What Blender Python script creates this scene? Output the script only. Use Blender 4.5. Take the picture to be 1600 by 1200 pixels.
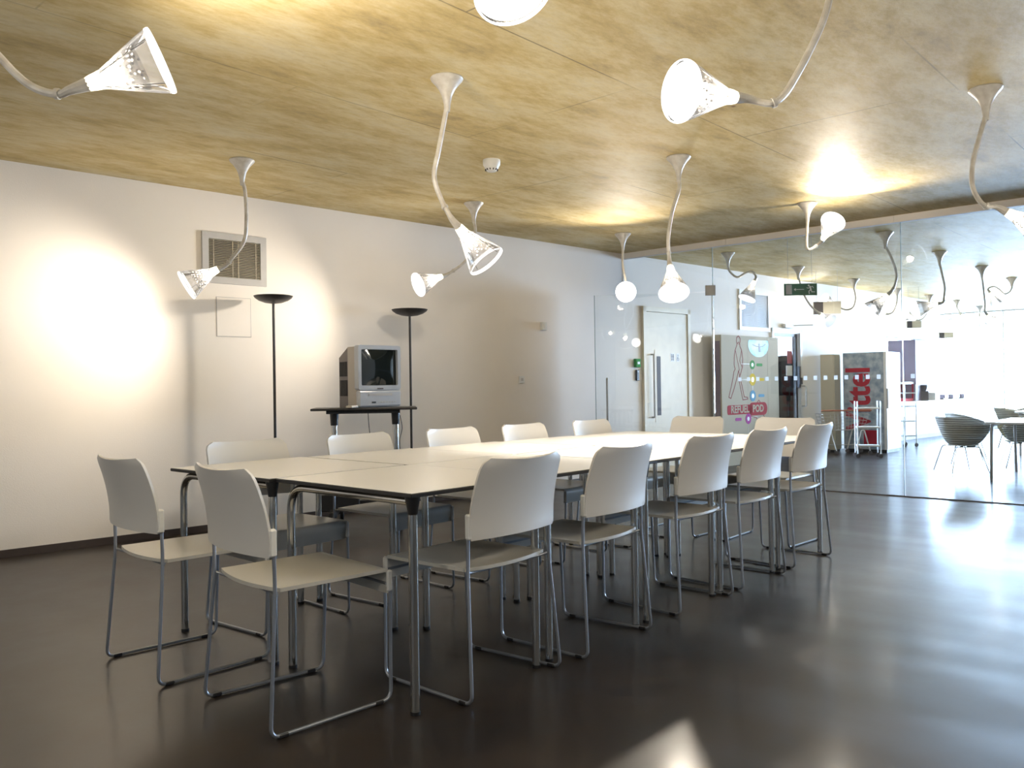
import bpy, math, random
from mathutils import Vector, Matrix, Euler
PI = math.pi
random.seed(7)
for o in list(bpy.data.objects):
    bpy.data.objects.remove(o)
SC = bpy.context.scene
COL = SC.collection

# ------------------------------------------------------------------ camera
YAW, PITCH, ROLL, CAM_Z, FPX = .7369, .004, -.0146, 1.0673, 1311.84
HC = 2.6135                      # ceiling height
WA = -.086                       # slope of the long wall against the lamp grid
def wall_y(x): return 5.9086 + WA * (x - 5)
def glass_x(y): return 8.1971 - .0112 * (y - 4)
F = Vector((math.cos(YAW) * math.cos(PITCH), math.sin(YAW) * math.cos(PITCH), math.sin(PITCH)))
R0 = F.cross(Vector((0, 0, 1))).normalized(); U0 = R0.cross(F)
R1 = R0 * math.cos(ROLL) + U0 * math.sin(ROLL); U1 = -R0 * math.sin(ROLL) + U0 * math.cos(ROLL)
cam_data = bpy.data.cameras.new('camera')
cam_data.sensor_width = 36; cam_data.lens = 36 * FPX / 1600; cam_data.clip_start = .05; cam_data.clip_end = 200
cam = bpy.data.objects.new('camera', cam_data); COL.objects.link(cam)
M = Matrix((R1, U1, -F)).transposed().to_4x4(); M.translation = Vector((0, 0, CAM_Z))
cam.matrix_world = M
SC.camera = cam

# ------------------------------------------------------------------ view, world, daylight
SC.view_settings.view_transform = 'Standard'; SC.view_settings.look = 'None'
SC.view_settings.exposure = 0.84; SC.view_settings.gamma = 1.0; SC.view_settings.use_curve_mapping = False
SC.cycles.use_denoising = True
SC.cycles.max_bounces = 10; SC.cycles.diffuse_bounces = 5; SC.cycles.glossy_bounces = 4
SC.cycles.transparent_max_bounces = 24; SC.cycles.transmission_bounces = 6
SC.cycles.caustics_reflective = False; SC.cycles.caustics_refractive = False
SC.cycles.sample_clamp_indirect = 6.0
W = bpy.data.worlds.new('World'); SC.world = W; W.use_nodes = True
W.node_tree.nodes['Background'].inputs[0].default_value = (.54, .72, 1.0, 1)
W.node_tree.nodes['Background'].inputs[1].default_value = 39
def portal(name, loc, rot, sx, sy):
    l = bpy.data.lights.new(name, 'AREA'); l.shape = 'RECTANGLE'; l.size = sx; l.size_y = sy
    l.cycles.is_portal = True
    o = bpy.data.objects.new(name, l); COL.objects.link(o); o.location = loc; o.rotation_euler = rot
FAR_X, RIGHT_Y, BACK_X = 21.0, -4.0, -4.0
portal('daylight_far_window', (FAR_X + .05, 1.4, 1.35), (0, PI / 2, 0), 2.4, 10.4)
portal('daylight_street_door', (11.86, 5.5, .95), (PI / 2, 0, 0), .8, 1.7)

# ------------------------------------------------------------------ materials
def nt(name):
    m = bpy.data.materials.new(name); m.use_nodes = True
    t = m.node_tree; t.nodes.clear()
    out = t.nodes.new('ShaderNodeOutputMaterial')
    return m, t, out
def N(t, kind, **kw):
    n = t.nodes.new(kind)
    for k, v in kw.items():
        if k in n.inputs: n.inputs[k].default_value = v
        else: setattr(n, k, v)
    return n
def ramp(t, fac, stops):
    r = t.nodes.new('ShaderNodeValToRGB')
    e = r.color_ramp.elements
    while len(e) < len(stops): e.new(.5)
    for i, (p, c) in enumerate(stops):
        e[i].position = p; e[i].color = (*c, 1)
    t.links.new(fac, r.inputs[0]); return r
def mat(name, col, rough=.5, metal=0, col2=None, scale=8, bump=0, bscale=60, stretch=None, spec=.5, coat=0, rough2=None, detail=4):
    m, t, out = nt(name)
    p = N(t, 'ShaderNodeBsdfPrincipled'); t.links.new(p.outputs[0], out.inputs[0])
    p.inputs['Base Color'].default_value = (*col, 1); p.inputs['Roughness'].default_value = rough
    p.inputs['Metallic'].default_value = metal; p.inputs['Specular IOR Level'].default_value = spec
    p.inputs['Coat Weight'].default_value = coat
    tc = N(t, 'ShaderNodeTexCoord'); mp = N(t, 'ShaderNodeMapping')
    if stretch: mp.inputs['Scale'].default_value = stretch
    t.links.new(tc.outputs['Object'], mp.inputs[0])
    nz = N(t, 'ShaderNodeTexNoise', Scale=scale, Detail=detail); t.links.new(mp.outputs[0], nz.inputs['Vector'])
    c2 = col2 or tuple(c * .93 for c in col)
    r = ramp(t, nz.outputs['Fac'], [(.35, c2), (.65, col)]); t.links.new(r.outputs[0], p.inputs['Base Color'])
    if rough2 is not None:
        mr = N(t, 'ShaderNodeMapRange'); mr.inputs['From Min'].default_value = .35; mr.inputs['From Max'].default_value = .65
        mr.inputs['To Min'].default_value = rough; mr.inputs['To Max'].default_value = rough2
        t.links.new(nz.outputs['Fac'], mr.inputs[0]); t.links.new(mr.outputs[0], p.inputs['Roughness'])
    if bump:
        b = N(t, 'ShaderNodeTexNoise', Scale=bscale, Detail=3); t.links.new(mp.outputs[0], b.inputs['Vector'])
        bb = N(t, 'ShaderNodeBump', Strength=bump, Distance=.01); t.links.new(b.outputs['Fac'], bb.inputs['Height'])
        t.links.new(bb.outputs[0], p.inputs['Normal'])
    return m
def emit(name, col, s):
    m, t, out = nt(name)
    e = N(t, 'ShaderNodeEmission', Strength=s); e.inputs[0].default_value = (*col, 1); t.links.new(e.outputs[0], out.inputs[0]); return m
def glass_mat(name, tint=(.965, .98, .985), refl=1.0, rough=0.0):
    m, t, out = nt(name)
    tr = N(t, 'ShaderNodeBsdfTransparent'); tr.inputs[0].default_value = (*tint, 1)
    gl = N(t, 'ShaderNodeBsdfGlossy', Roughness=rough)
    fr = N(t, 'ShaderNodeFresnel', IOR=1.5); mu = N(t, 'ShaderNodeMath', operation='MULTIPLY'); mu.inputs[1].default_value = refl
    mx = N(t, 'ShaderNodeMixShader'); t.links.new(fr.outputs[0], mu.inputs[0]); t.links.new(mu.outputs[0], mx.inputs[0])
    t.links.new(tr.outputs[0], mx.inputs[1]); t.links.new(gl.outputs[0], mx.inputs[2]); t.links.new(mx.outputs[0], out.inputs[0])
    return m

m_wall = mat('wall_paint', (.82, .77, .71), .65, col2=(.80, .75, .69), scale=2.5, bump=.08, bscale=140)
m_wall_out = mat('dark_cladding', (.10, .20, .36), .6, col2=(.05, .10, .20), scale=3)
m_skirt = mat('dark_skirting', (.055, .042, .038), .4)
def ceiling_mat():
    m, t, out = nt('board_marked_concrete')
    p = N(t, 'ShaderNodeBsdfPrincipled', Roughness=.6); p.inputs['Specular IOR Level'].default_value = .22
    t.links.new(p.outputs[0], out.inputs[0])
    tc = N(t, 'ShaderNodeTexCoord')
    mp = N(t, 'ShaderNodeMapping'); mp.inputs['Scale'].default_value = (1.0, 2.6, 1); mp.inputs['Rotation'].default_value = (0, 0, .9)
    t.links.new(tc.outputs['Object'], mp.inputs[0])
    a = N(t, 'ShaderNodeTexNoise', Scale=1.5, Detail=12, Roughness=.74); t.links.new(mp.outputs[0], a.inputs['Vector'])
    b = N(t, 'ShaderNodeTexNoise', Scale=11.0, Detail=9, Roughness=.75); t.links.new(mp.outputs[0], b.inputs['Vector'])
    r1 = ramp(t, a.outputs['Fac'], [(.30, (.36, .28, .15)), (.44, (.55, .43, .20)), (.54, (.64, .54, .31)), (.68, (.68, .61, .43))])
    r2 = ramp(t, b.outputs['Fac'], [(.30, (.80, .74, .62)), (.55, (1, 1, 1)), (.72, (1.0, .93, .72))])
    mx = N(t, 'ShaderNodeMix', data_type='RGBA', blend_type='MULTIPLY'); mx.inputs[0].default_value = .75
    t.links.new(r1.outputs[0], mx.inputs[6]); t.links.new(r2.outputs[0], mx.inputs[7])
    # shuttering joints: thin dark lines of a board grid, worn away here and there
    br = N(t, 'ShaderNodeTexBrick', Scale=1.0); br.offset = .5
    br.inputs['Color1'].default_value = (1, 1, 1, 1); br.inputs['Color2'].default_value = (1, 1, 1, 1); br.inputs['Mortar'].default_value = (0, 0, 0, 1)
    br.inputs['Mortar Size'].default_value = .005; br.inputs['Brick Width'].default_value = 2.44; br.inputs['Row Height'].default_value = 1.22
    br.inputs['Mortar Smooth'].default_value = .3
    t.links.new(tc.outputs['Object'], br.inputs['Vector'])
    c = N(t, 'ShaderNodeTexNoise', Scale=1.1, Detail=3); t.links.new(tc.outputs['Object'], c.inputs['Vector'])
    rc = ramp(t, c.outputs['Fac'], [(.44, (0, 0, 0)), (.60, (.7, .7, .7))])
    inv = N(t, 'ShaderNodeInvert'); t.links.new(br.outputs['Color'], inv.inputs['Color'])
    ml = N(t, 'ShaderNodeMix', data_type='RGBA', blend_type='MULTIPLY'); ml.inputs[0].default_value = 1
    t.links.new(inv.outputs[0], ml.inputs[6]); t.links.new(rc.outputs[0], ml.inputs[7])
    mj = N(t, 'ShaderNodeMix', data_type='RGBA'); t.links.new(ml.outputs[2], mj.inputs[0])
    t.links.new(mx.outputs[2], mj.inputs[6]); mj.inputs[7].default_value = (.14, .11, .07, 1)
    # small rust spots
    v = N(t, 'ShaderNodeTexVoronoi', Scale=1.3); t.links.new(tc.outputs['Object'], v.inputs['Vector'])
    rv = ramp(t, v.outputs['Distance'], [(.012, (1, 1, 1)), (.022, (0, 0, 0))])
    mk = N(t, 'ShaderNodeMix', data_type='RGBA'); t.links.new(rv.outputs[0], mk.inputs[0])
    t.links.new(mj.outputs[2], mk.inputs[6]); mk.inputs[7].default_value = (.22, .13, .05, 1)
    t.links.new(mk.outputs[2], p.inputs['Base Color'])
    bp = N(t, 'ShaderNodeBump', Strength=.25, Distance=.01); t.links.new(b.outputs['Fac'], bp.inputs['Height']); t.links.new(bp.outputs[0], p.inputs['Normal'])
    return m
m_ceil = ceiling_mat()
def floor_mat():
    m, t, out = nt('dark_sheet_floor')
    p = N(t, 'ShaderNodeBsdfPrincipled'); t.links.new(p.outputs[0], out.inputs[0])
    p.inputs['Specular IOR Level'].default_value = .42
    tc = N(t, 'ShaderNodeTexCoord')
    a = N(t, 'ShaderNodeTexNoise', Scale=1.3, Detail=8, Roughness=.7); t.links.new(tc.outputs['Object'], a.inputs['Vector'])
    b = N(t, 'ShaderNodeTexNoise', Scale=40, Detail=4); t.links.new(tc.outputs['Object'], b.inputs['Vector'])
    r = ramp(t, a.outputs['Fac'], [(.35, (.006, .0045, .0042)), (.65, (.026, .0165, .0100))]); t.links.new(r.outputs[0], p.inputs['Base Color'])
    mr = N(t, 'ShaderNodeMapRange'); mr.inputs['From Min'].default_value = .35; mr.inputs['From Max'].default_value = .65
    mr.inputs['To Min'].default_value = .42; mr.inputs['To Max'].default_value = .50
    p.inputs['Coat Weight'].default_value = .28; p.inputs['Coat Roughness'].default_value = .16
    t.links.new(a.outputs['Fac'], mr.inputs[0]); t.links.new(mr.outputs[0], p.inputs['Roughness'])
    mp = N(t, 'ShaderNodeMapping'); mp.inputs['Scale'].default_value = (2.6, .9, 1); mp.inputs['Rotation'].default_value = (0, 0, -.45)
    t.links.new(tc.outputs['Object'], mp.inputs[0])
    c = N(t, 'ShaderNodeTexNoise', Scale=1.5, Detail=0); t.links.new(mp.outputs[0], c.inputs['Vector'])
    b1 = N(t, 'ShaderNodeBump', Strength=.22, Distance=.03); t.links.new(c.outputs['Fac'], b1.inputs['Height'])
    b2 = N(t, 'ShaderNodeBump', Strength=.02, Distance=.002); t.links.new(b.outputs['Fac'], b2.inputs['Height']); t.links.new(b1.outputs[0], b2.inputs['Normal'])
    t.links.new(b2.outputs[0], p.inputs['Normal'])
    return m
m_floor = floor_mat()
m_plastic = mat('ivory_moulded_plastic', (.66, .65, .63), .38, col2=(.64, .63, .61), scale=3, bump=.05, bscale=500)
m_seat = mat('ivory_seat_plastic', (.56, .545, .50), .34, col2=(.54, .525, .48), scale=3, bump=.05, bscale=500)
m_steel = mat('grey_coated_steel', (.34, .36, .40), .35, metal=.7)
m_chrome = mat('polished_steel_tube', (.62, .61, .58), .16, metal=1, col2=(.56, .55, .53), scale=20)
m_black = mat('black_plastic', (.012, .012, .014), .4)
m_blackm = mat('black_painted_metal', (.016, .015, .016), .42, col2=(.03, .028, .028), scale=30)
m_lam = mat('white_laminate', (.88, .875, .86), .27, col2=(.87, .865, .85), scale=2)
m_white = mat('white_enamel', (.78, .78, .76), .4)
m_grey = mat('grey_metal_frame', (.50, .49, .48), .45)
m_lightgrey = mat('silver_plastic', (.50, .53, .58), .35)
m_dgrey = mat('dark_grey_plastic', (.10, .085, .085), .5)
m_beige = mat('beige_plastic', (.47, .43, .38), .5)
m_cream = mat('cream_paint', (.84, .77, .62), .5)
m_tan = mat('tan_panel', (.54, .50, .40), .7, col2=(.52, .48, .385), scale=1.5, spec=.15)
m_silicone = mat('translucent_silicone', (.62, .60, .56), .3, col2=(.50, .47, .42), scale=25)
def frosted(name):
    m, t, out = nt(name)
    a = N(t, 'ShaderNodeBsdfTranslucent'); a.inputs[0].default_value = (.95, .95, .95, 1)
    b = N(t, 'ShaderNodeBsdfDiffuse'); b.inputs[0].default_value = (.9, .9, .9, 1)
    c = N(t, 'ShaderNodeBsdfTransparent')
    x = N(t, 'ShaderNodeMixShader'); x.inputs[0].default_value = .4; t.links.new(a.outputs[0], x.inputs[1]); t.links.new(b.outputs[0], x.inputs[2])
    y = N(t, 'ShaderNodeMixShader'); y.inputs[0].default_value = .25; t.links.new(x.outputs[0], y.inputs[1]); t.links.new(c.outputs[0], y.inputs[2])
    t.links.new(y.outputs[0], out.inputs[0]); return m
m_dots = frosted('frosted_white_film')
m_glass = glass_mat('clear_glass')
m_glass_ext = glass_mat('window_glass', (.96, .98, .98))
m_edge = mat('green_glass_edge', (.03, .11, .10), .15)
m_edgelit = mat('painted_lit_glass_edge', (.75, .85, .85), .2)  # brightness of the lit hinge edge put into a pale colour
m_red = mat('red_print', (.42, .02, .04), .7, spec=.15)
m_redl = mat('faded_red_print', (.30, .05, .06), .7, spec=.15)
m_pink = mat('magenta_print', (.48, .08, .40), .7, spec=.15)
m_green = mat('green_print', (.04, .30, .07), .7, spec=.15)
m_exit = mat('green_sign', (.012, .10, .045), .4)
m_yellow = mat('yellow_print', (.75, .55, .03), .7, spec=.15)
m_orange = mat('orange_print', (.78, .42, .03), .5)
m_blue = mat('pale_blue_print', (.16, .40, .62), .7, spec=.15)
m_cyan = mat('cyan_print', (.05, .42, .55), .5, col2=(.55, .75, .80), scale=5)
m_purple = mat('purple_grey_wall', (.20, .16, .22), .6)
m_vent = mat('vent_dark', (.05, .035, .035), .6)
m_slat = mat('vent_slat', (.40, .36, .27), .45)
m_screen = mat('tv_screen', (.012, .016, .015), .06, spec=.8)
m_weave = mat('woven_grey_shell', (.78, .77, .68), .55, col2=(.66, .65, .58), scale=1)
m_carton = mat('white_crockery', (.8, .8, .78), .4)
m_wood = mat('orange_brown_handle', (.42, .16, .09), .5)
m_speckle = mat('speckled_blue_print', (.18, .25, .33), .5, col2=(.46, .51, .56), scale=9, detail=8)

def stripes(m, scale):
    t = m.node_tree; p = t.nodes['Principled BSDF']; src = p.inputs['Base Color'].links[0].from_socket
    tc = N(t, 'ShaderNodeTexCoord'); w = N(t, 'ShaderNodeTexWave', Scale=scale, Distortion=1.5); w.bands_direction = 'Z'
    w.inputs['Detail Scale'].default_value = .6; t.links.new(tc.outputs['Object'], w.inputs['Vector'])
    r = ramp(t, w.outputs['Fac'], [(.3, (.38, .38, .38)), (.6, (1, 1, 1))]); mx = N(t, 'ShaderNodeMix', data_type='RGBA', blend_type='MULTIPLY'); mx.inputs[0].default_value = 1
    t.links.new(src, mx.inputs[6]); t.links.new(r.outputs[0], mx.inputs[7]); t.links.new(mx.outputs[2], p.inputs['Base Color'])
stripes(m_weave, 12.0)
def shade_mat():
    """clear moulded shade: mostly see-through, a little milky so that the lamp inside lights it"""
    m, t, out = nt('clear_lamp_shade')
    tr = N(t, 'ShaderNodeBsdfTransparent'); tr.inputs[0].default_value = (.97, .97, .97, 1)
    tl = N(t, 'ShaderNodeBsdfTranslucent'); tl.inputs[0].default_value = (.13, .13, .134, 1)
    df = N(t, 'ShaderNodeBsdfDiffuse'); df.inputs[0].default_value = (.30, .30, .308, 1)
    gl = N(t, 'ShaderNodeBsdfGlossy', Roughness=.12)
    lw = N(t, 'ShaderNodeLayerWeight', Blend=.35)
    m1 = N(t, 'ShaderNodeMixShader'); m1.inputs[0].default_value = .45
    t.links.new(tl.outputs[0], m1.inputs[1]); t.links.new(df.outputs[0], m1.inputs[2])
    m2 = N(t, 'ShaderNodeMixShader')
    mr = N(t, 'ShaderNodeMapRange'); mr.inputs['To Min'].default_value = .26; mr.inputs['To Max'].default_value = .62
    t.links.new(lw.outputs['Facing'], mr.inputs[0]); t.links.new(mr.outputs[0], m2.inputs[0])
    t.links.new(tr.outputs[0], m2.inputs[1]); t.links.new(m1.outputs[0], m2.inputs[2])
    fr = N(t, 'ShaderNodeFresnel', IOR=1.45); m3 = N(t, 'ShaderNodeMixShader')
    t.links.new(fr.outputs[0], m3.inputs[0]); t.links.new(m2.outputs[0], m3.inputs[1]); t.links.new(gl.outputs[0], m3.inputs[2])
    t.links.new(m3.outputs[0], out.inputs[0]); return m
m_shade = shade_mat()
def reflector_mat():
    """inner reflector cone pierced with small round holes"""
    m, t, out = nt('pierced_reflector')
    tc = N(t, 'ShaderNodeTexCoord')
    v = N(t, 'ShaderNodeTexVoronoi', Scale=62.0); v.inputs['Randomness'].default_value = .55; t.links.new(tc.outputs['Object'], v.inputs['Vector'])
    lt = N(t, 'ShaderNodeMath', operation='LESS_THAN'); lt.inputs[1].default_value = .30; t.links.new(v.outputs['Distance'], lt.inputs[0])
    tl = N(t, 'ShaderNodeBsdfTranslucent'); tl.inputs[0].default_value = (.12, .117, .11, 1)
    gl = N(t, 'ShaderNodeBsdfGlossy', Roughness=.25); gl.inputs[0].default_value = (.10, .10, .10, 1)
    tr = N(t, 'ShaderNodeBsdfTransparent'); tr.inputs[0].default_value = (.8, .8, .8, 1)
    m0 = N(t, 'ShaderNodeMixShader'); m0.inputs[0].default_value = .75
    t.links.new(gl.outputs[0], m0.inputs[1]); t.links.new(tr.outputs[0], m0.inputs[2])
    mx = N(t, 'ShaderNodeMixShader'); t.links.new(lt.outputs[0], mx.inputs[0]); t.links.new(m0.outputs[0], mx.inputs[1]); t.links.new(tl.outputs[0], mx.inputs[2])
    t.links.new(mx.outputs[0], out.inputs[0]); return m
m_reflector = reflector_mat()
def lens_mat():
    """lit front lens: gives its light forwards, clear from behind"""
    m, t, out = nt('lit_lens')
    e = N(t, 'ShaderNodeEmission', Strength=7.0); e.inputs[0].default_value = (1, .985, .95, 1)
    tr = N(t, 'ShaderNodeBsdfTransparent'); g = N(t, 'ShaderNodeNewGeometry'); mx = N(t, 'ShaderNodeMixShader')
    t.links.new(g.outputs['Backfacing'], mx.inputs[0]); t.links.new(e.outputs[0], mx.inputs[1]); t.links.new(tr.outputs[0], mx.inputs[2])
    t.links.new(mx.outputs[0], out.inputs[0]); return m
m_lens = lens_mat()
m_rim = emit('lit_rim', (1, .99, .97), 1.1)
m_ribs = mat('clear_plastic_rib', (.10, .10, .10), .3)
m_neckglow = emit('glowing_neck', (1, .90, .66), 2.2)
m_bulb = emit('lamp_bulb', (1, .93, .8), 40)

# ------------------------------------------------------------------ mesh helpers
class MB:
    def __init__(s): s.v = []; s.f = []
    def add(s, vs, fs, M=None):
        b = len(s.v)
        s.v += [tuple(M @ Vector(v)) if M else tuple(v) for v in vs]
        s.f += [tuple(i + b for i in f) for f in fs]; return s
    def box(s, c, d, rz=0, M=None, bev=0):
        x, y, z = d[0] / 2, d[1] / 2, d[2] / 2
        T = Matrix.Translation(c) @ Matrix.Rotation(rz, 4, 'Z')
        if M: T = M @ T
        if bev and min(x, y, z) > bev:
            pts = []
            for sx in (-1, 1):
                for sy in (-1, 1):
                    for sz in (-1, 1):
                        pts += [(sx * (x - bev), sy * y - sy * bev, sz * z), (sx * (x - bev), sy * y, sz * (z - bev)), (sx * x, sy * (y - bev), sz * (z - bev))]
            import bmesh
            bm = bmesh.new()
            for p in pts: bm.verts.new(p)
            bmesh.ops.convex_hull(bm, input=bm.verts)
            bm.verts.index_update()
            vs = [v.co.copy() for v in bm.verts]; fs = [[v.index for v in f.verts] for f in bm.faces]; bm.free()
            return s.add(vs, fs, T)
        vs = [(-x, -y, -z), (x, -y, -z), (x, y, -z), (-x, y, -z), (-x, -y, z), (x, -y, z), (x, y, z), (-x, y, z)]
        return s.add(vs, [(0, 3, 2, 1), (4, 5, 6, 7), (0, 1, 5, 4), (1, 2, 6, 5), (2, 3, 7, 6), (3, 0, 4, 7)], T)
    def span(s, a, b, **k):
        return s.box([(a[i] + b[i]) / 2 for i in range(3)], [abs(b[i] - a[i]) for i in range(3)], **k)
    def tube(s, pts, r, n=10, cap=True, rad=None):
        P = [Vector(p) for p in pts]; k = len(P)
        T = []
        for i in range(k):
            a = P[max(i - 1, 0)]; b = P[min(i + 1, k - 1)]; T.append((b - a).normalized())
        up = Vector((0, 0, 1)) if abs(T[0].z) < .9 else Vector((1, 0, 0))
        X = T[0].cross(up).normalized(); vs = []
        for i in range(k):
            X = (X - T[i] * X.dot(T[i])).normalized(); Y = T[i].cross(X); rr = rad[i] if rad else r
            vs += [P[i] + (X * math.cos(2 * PI * j / n) + Y * math.sin(2 * PI * j / n)) * rr for j in range(n)]
        fs = [(i * n + j, i * n + (j + 1) % n, (i + 1) * n + (j + 1) % n, (i + 1) * n + j) for i in range(k - 1) for j in range(n)]
        if cap: fs += [tuple(range(n))[::-1], tuple(range((k - 1) * n, k * n))]
        return s.add(vs, fs)
    def lathe(s, prof, o=(0, 0, 0), ax=(0, 0, 1), n=24, cap0=False, cap1=False):
        """prof: (distance along axis, radius)"""
        A = Vector(ax).normalized(); X = A.orthogonal().normalized(); Y = A.cross(X); O = Vector(o)
        vs = [O + A * t + (X * math.cos(2 * PI * j / n) + Y * math.sin(2 * PI * j / n)) * r for t, r in prof for j in range(n)]
        k = len(prof)
        fs = [(i * n + j, i * n + (j + 1) % n, (i + 1) * n + (j + 1) % n, (i + 1) * n + j) for i in range(k - 1) for j in range(n)]
        if cap0: fs.append(tuple(range(n))[::-1])
        if cap1: fs.append(tuple(range((k - 1) * n, k * n)))
        return s.add(vs, fs)
    def grid(s, fn, nu, nv, thick=0):
        """fn(u,v) -> point, u,v in 0..1; closed sheet of the given thickness"""
        P = [[Vector(fn(i / nu, j / nv)) for j in range(nv + 1)] for i in range(nu + 1)]
        w = nv + 1
        idx = lambda i, j: i * w + j
        vs = [p for row in P for p in row]
        fs = [(idx(i, j), idx(i + 1, j), idx(i + 1, j + 1), idx(i, j + 1)) for i in range(nu) for j in range(nv)]
        if thick:
            vs2 = []
            for i in range(nu + 1):
                for j in range(nv + 1):
                    du = P[min(i + 1, nu)][j] - P[max(i - 1, 0)][j]; dv = P[i][min(j + 1, nv)] - P[i][max(j - 1, 0)]
                    nn = du.cross(dv); nn = nn.normalized() if nn.length > 1e-12 else Vector((0, 0, 1))
                    vs2.append(P[i][j] - nn * thick)
            o = len(vs); vs += vs2
            fs += [(o + idx(i, j + 1), o + idx(i + 1, j + 1), o + idx(i + 1, j), o + idx(i, j)) for i in range(nu) for j in range(nv)]
            for i in range(nu):
                fs += [(idx(i + 1, 0), idx(i, 0), o + idx(i, 0), o + idx(i + 1, 0)), (idx(i, nv), idx(i + 1, nv), o + idx(i + 1, nv), o + idx(i, nv))]
            for j in range(nv):
                fs += [(idx(0, j), idx(0, j + 1), o + idx(0, j + 1), o + idx(0, j)), (idx(nu, j + 1), idx(nu, j), o + idx(nu, j), o + idx(nu, j + 1))]
        return s.add(vs, fs)
    def disc(s, c, r, ax=(0, -1, 0), n=24, h=.002, rx=1.0):
        A = Vector(ax).normalized(); X = A.cross(Vector((0, 0, 1)))
        X = X.normalized() if X.length > .01 else Vector((1, 0, 0)); Y = A.cross(X); O = Vector(c)
        vs = [O + A * t + X * math.cos(2 * PI * j / n) * r * rx + Y * math.sin(2 * PI * j / n) * r for t in (0, h) for j in range(n)]
        return s.add(vs, [(j, (j + 1) % n, n + (j + 1) % n, n + j) for j in range(n)] + [tuple(range(n))[::-1], tuple(range(n, 2 * n))])
    def poly(s, pts, y0, h=.002):
        """flat outline in the local XZ plane, facing -Y, thickness h"""
        k = len(pts); vs = [(x, y0, z) for x, z in pts] + [(x, y0 - h, z) for x, z in pts]
        return s.add(vs, [(i, (i + 1) % k, k + (i + 1) % k, k + i) for i in range(k)] + [tuple(range(k)), tuple(range(k, 2 * k))[::-1]])
    def ribbon(s, pts, y0, w=.008, h=.0015):
        for (x0, z0), (x1, z1) in zip(pts[:-1], pts[1:]):
            d = Vector((x1 - x0, z1 - z0)); 
            if d.length < 1e-6: continue
            n = Vector((-d.y, d.x)).normalized() * w / 2; e = d.normalized() * w * .3
            s.poly([(x0 - e.x + n.x, z0 - e.y + n.y), (x0 - e.x - n.x, z0 - e.y - n.y), (x1 + e.x - n.x, z1 + e.y - n.y), (x1 + e.x + n.x, z1 + e.y + n.y)], y0, h)
        return s
    def build(s, name, m, parent=None, smooth=35, label=None):
        me = bpy.data.meshes.new(name); me.from_pydata(s.v, [], s.f); me.validate()
        import bmesh
        bm = bmesh.new(); bm.from_mesh(me); bmesh.ops.recalc_face_normals(bm, faces=bm.faces); bm.to_mesh(me); bm.free()
        me.materials.append(m)
        if smooth:
            me.polygons.foreach_set('use_smooth', [True] * len(me.polygons)); me.set_sharp_from_angle(angle=math.radians(smooth))
        me.update()
        o = bpy.data.objects.new(name, me); COL.objects.link(o)
        if parent is not None: o.parent = parent
        if label: o['label'] = label
        return o
def tag(o, label, cat, group=None, kind=None):
    o['label'] = label; o['category'] = cat
    if group: o['group'] = group
    if kind: o['kind'] = kind
    return o
def thing(name, label, cat, loc=(0, 0, 0), rz=0, group=None):
    o = bpy.data.objects.new(name, None); COL.objects.link(o); o.empty_display_size = .1
    o.location = loc; o.rotation_euler = (0, 0, rz)
    return tag(o, label, cat, group)
def struct(o, label=None, cat=None):
    o['kind'] = 'structure'
    if label: o['label'] = label
    if cat: o['category'] = cat
    return o
def copy_tree(o, parent=None):
    c = o.copy(); COL.objects.link(c)
    if parent is not None: c.parent = parent
    for ch in [x for x in o.children]: copy_tree(ch, c)
    return c
def catmull(pts, per=6):
    P = [Vector(p) for p in pts]; P = [P[0] * 2 - P[1]] + P + [P[-1] * 2 - P[-2]]; out = []
    for i in range(1, len(P) - 2):
        for k in range(per):
            t = k / per; a, b, c, d = P[i - 1], P[i], P[i + 1], P[i + 2]
            out.append(.5 * ((2 * b) + (c - a) * t + (2 * a - 5 * b + 4 * c - d) * t * t + (3 * b - a - 3 * c + d) * t ** 3))
    out.append(P[-2]); return out
def bend(pts, r, n=5):
    """polyline with rounded corners"""
    P = [Vector(p) for p in pts]; out = [P[0]]
    for i in range(1, len(P) - 1):
        a, b, c = P[i - 1], P[i], P[i + 1]
        rr = r[i - 1] if isinstance(r, (list, tuple)) else r
        u = (a - b); v = (c - b); L = min(rr, u.length * .49, v.length * .49)
        p, q = b + u.normalized() * L, b + v.normalized() * L
        for k in range(n + 1):
            t = k / n; out.append((1 - t) ** 2 * p + 2 * t * (1 - t) * b + t * t * q)
    out.append(P[-1]); return out
def lettering(name, txt, size, m, parent, loc, rot=(PI / 2, 0, 0), depth=.001, bold=0, sx=1.0):
    cu = bpy.data.curves.new(name, 'FONT'); cu.body = txt; cu.size = size; cu.extrude = depth; cu.offset = bold
    cu.align_x = 'CENTER'; cu.align_y = 'CENTER'; cu.resolution_u = 3
    tmp = bpy.data.objects.new('tmp', cu); COL.objects.link(tmp)
    bpy.context.view_layer.update()
    me = bpy.data.meshes.new_from_object(tmp.evaluated_get(bpy.context.evaluated_depsgraph_get()))
    bpy.data.objects.remove(tmp); bpy.data.curves.remove(cu)
    me.materials.clear(); me.materials.append(m); me.name = name
    o = bpy.data.objects.new(name, me); COL.objects.link(o); o.parent = parent; o.location = loc; o.rotation_euler = rot; o.scale = (sx, 1, 1)
    return o
WR = math.atan(WA)               # the turn of things fixed to the long wall
def WP(x, off=0, z=0):           # a point off the long wall's face, into the room
    return (x + math.sin(WR) * off * 1.0, wall_y(x) - off, z)

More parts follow.
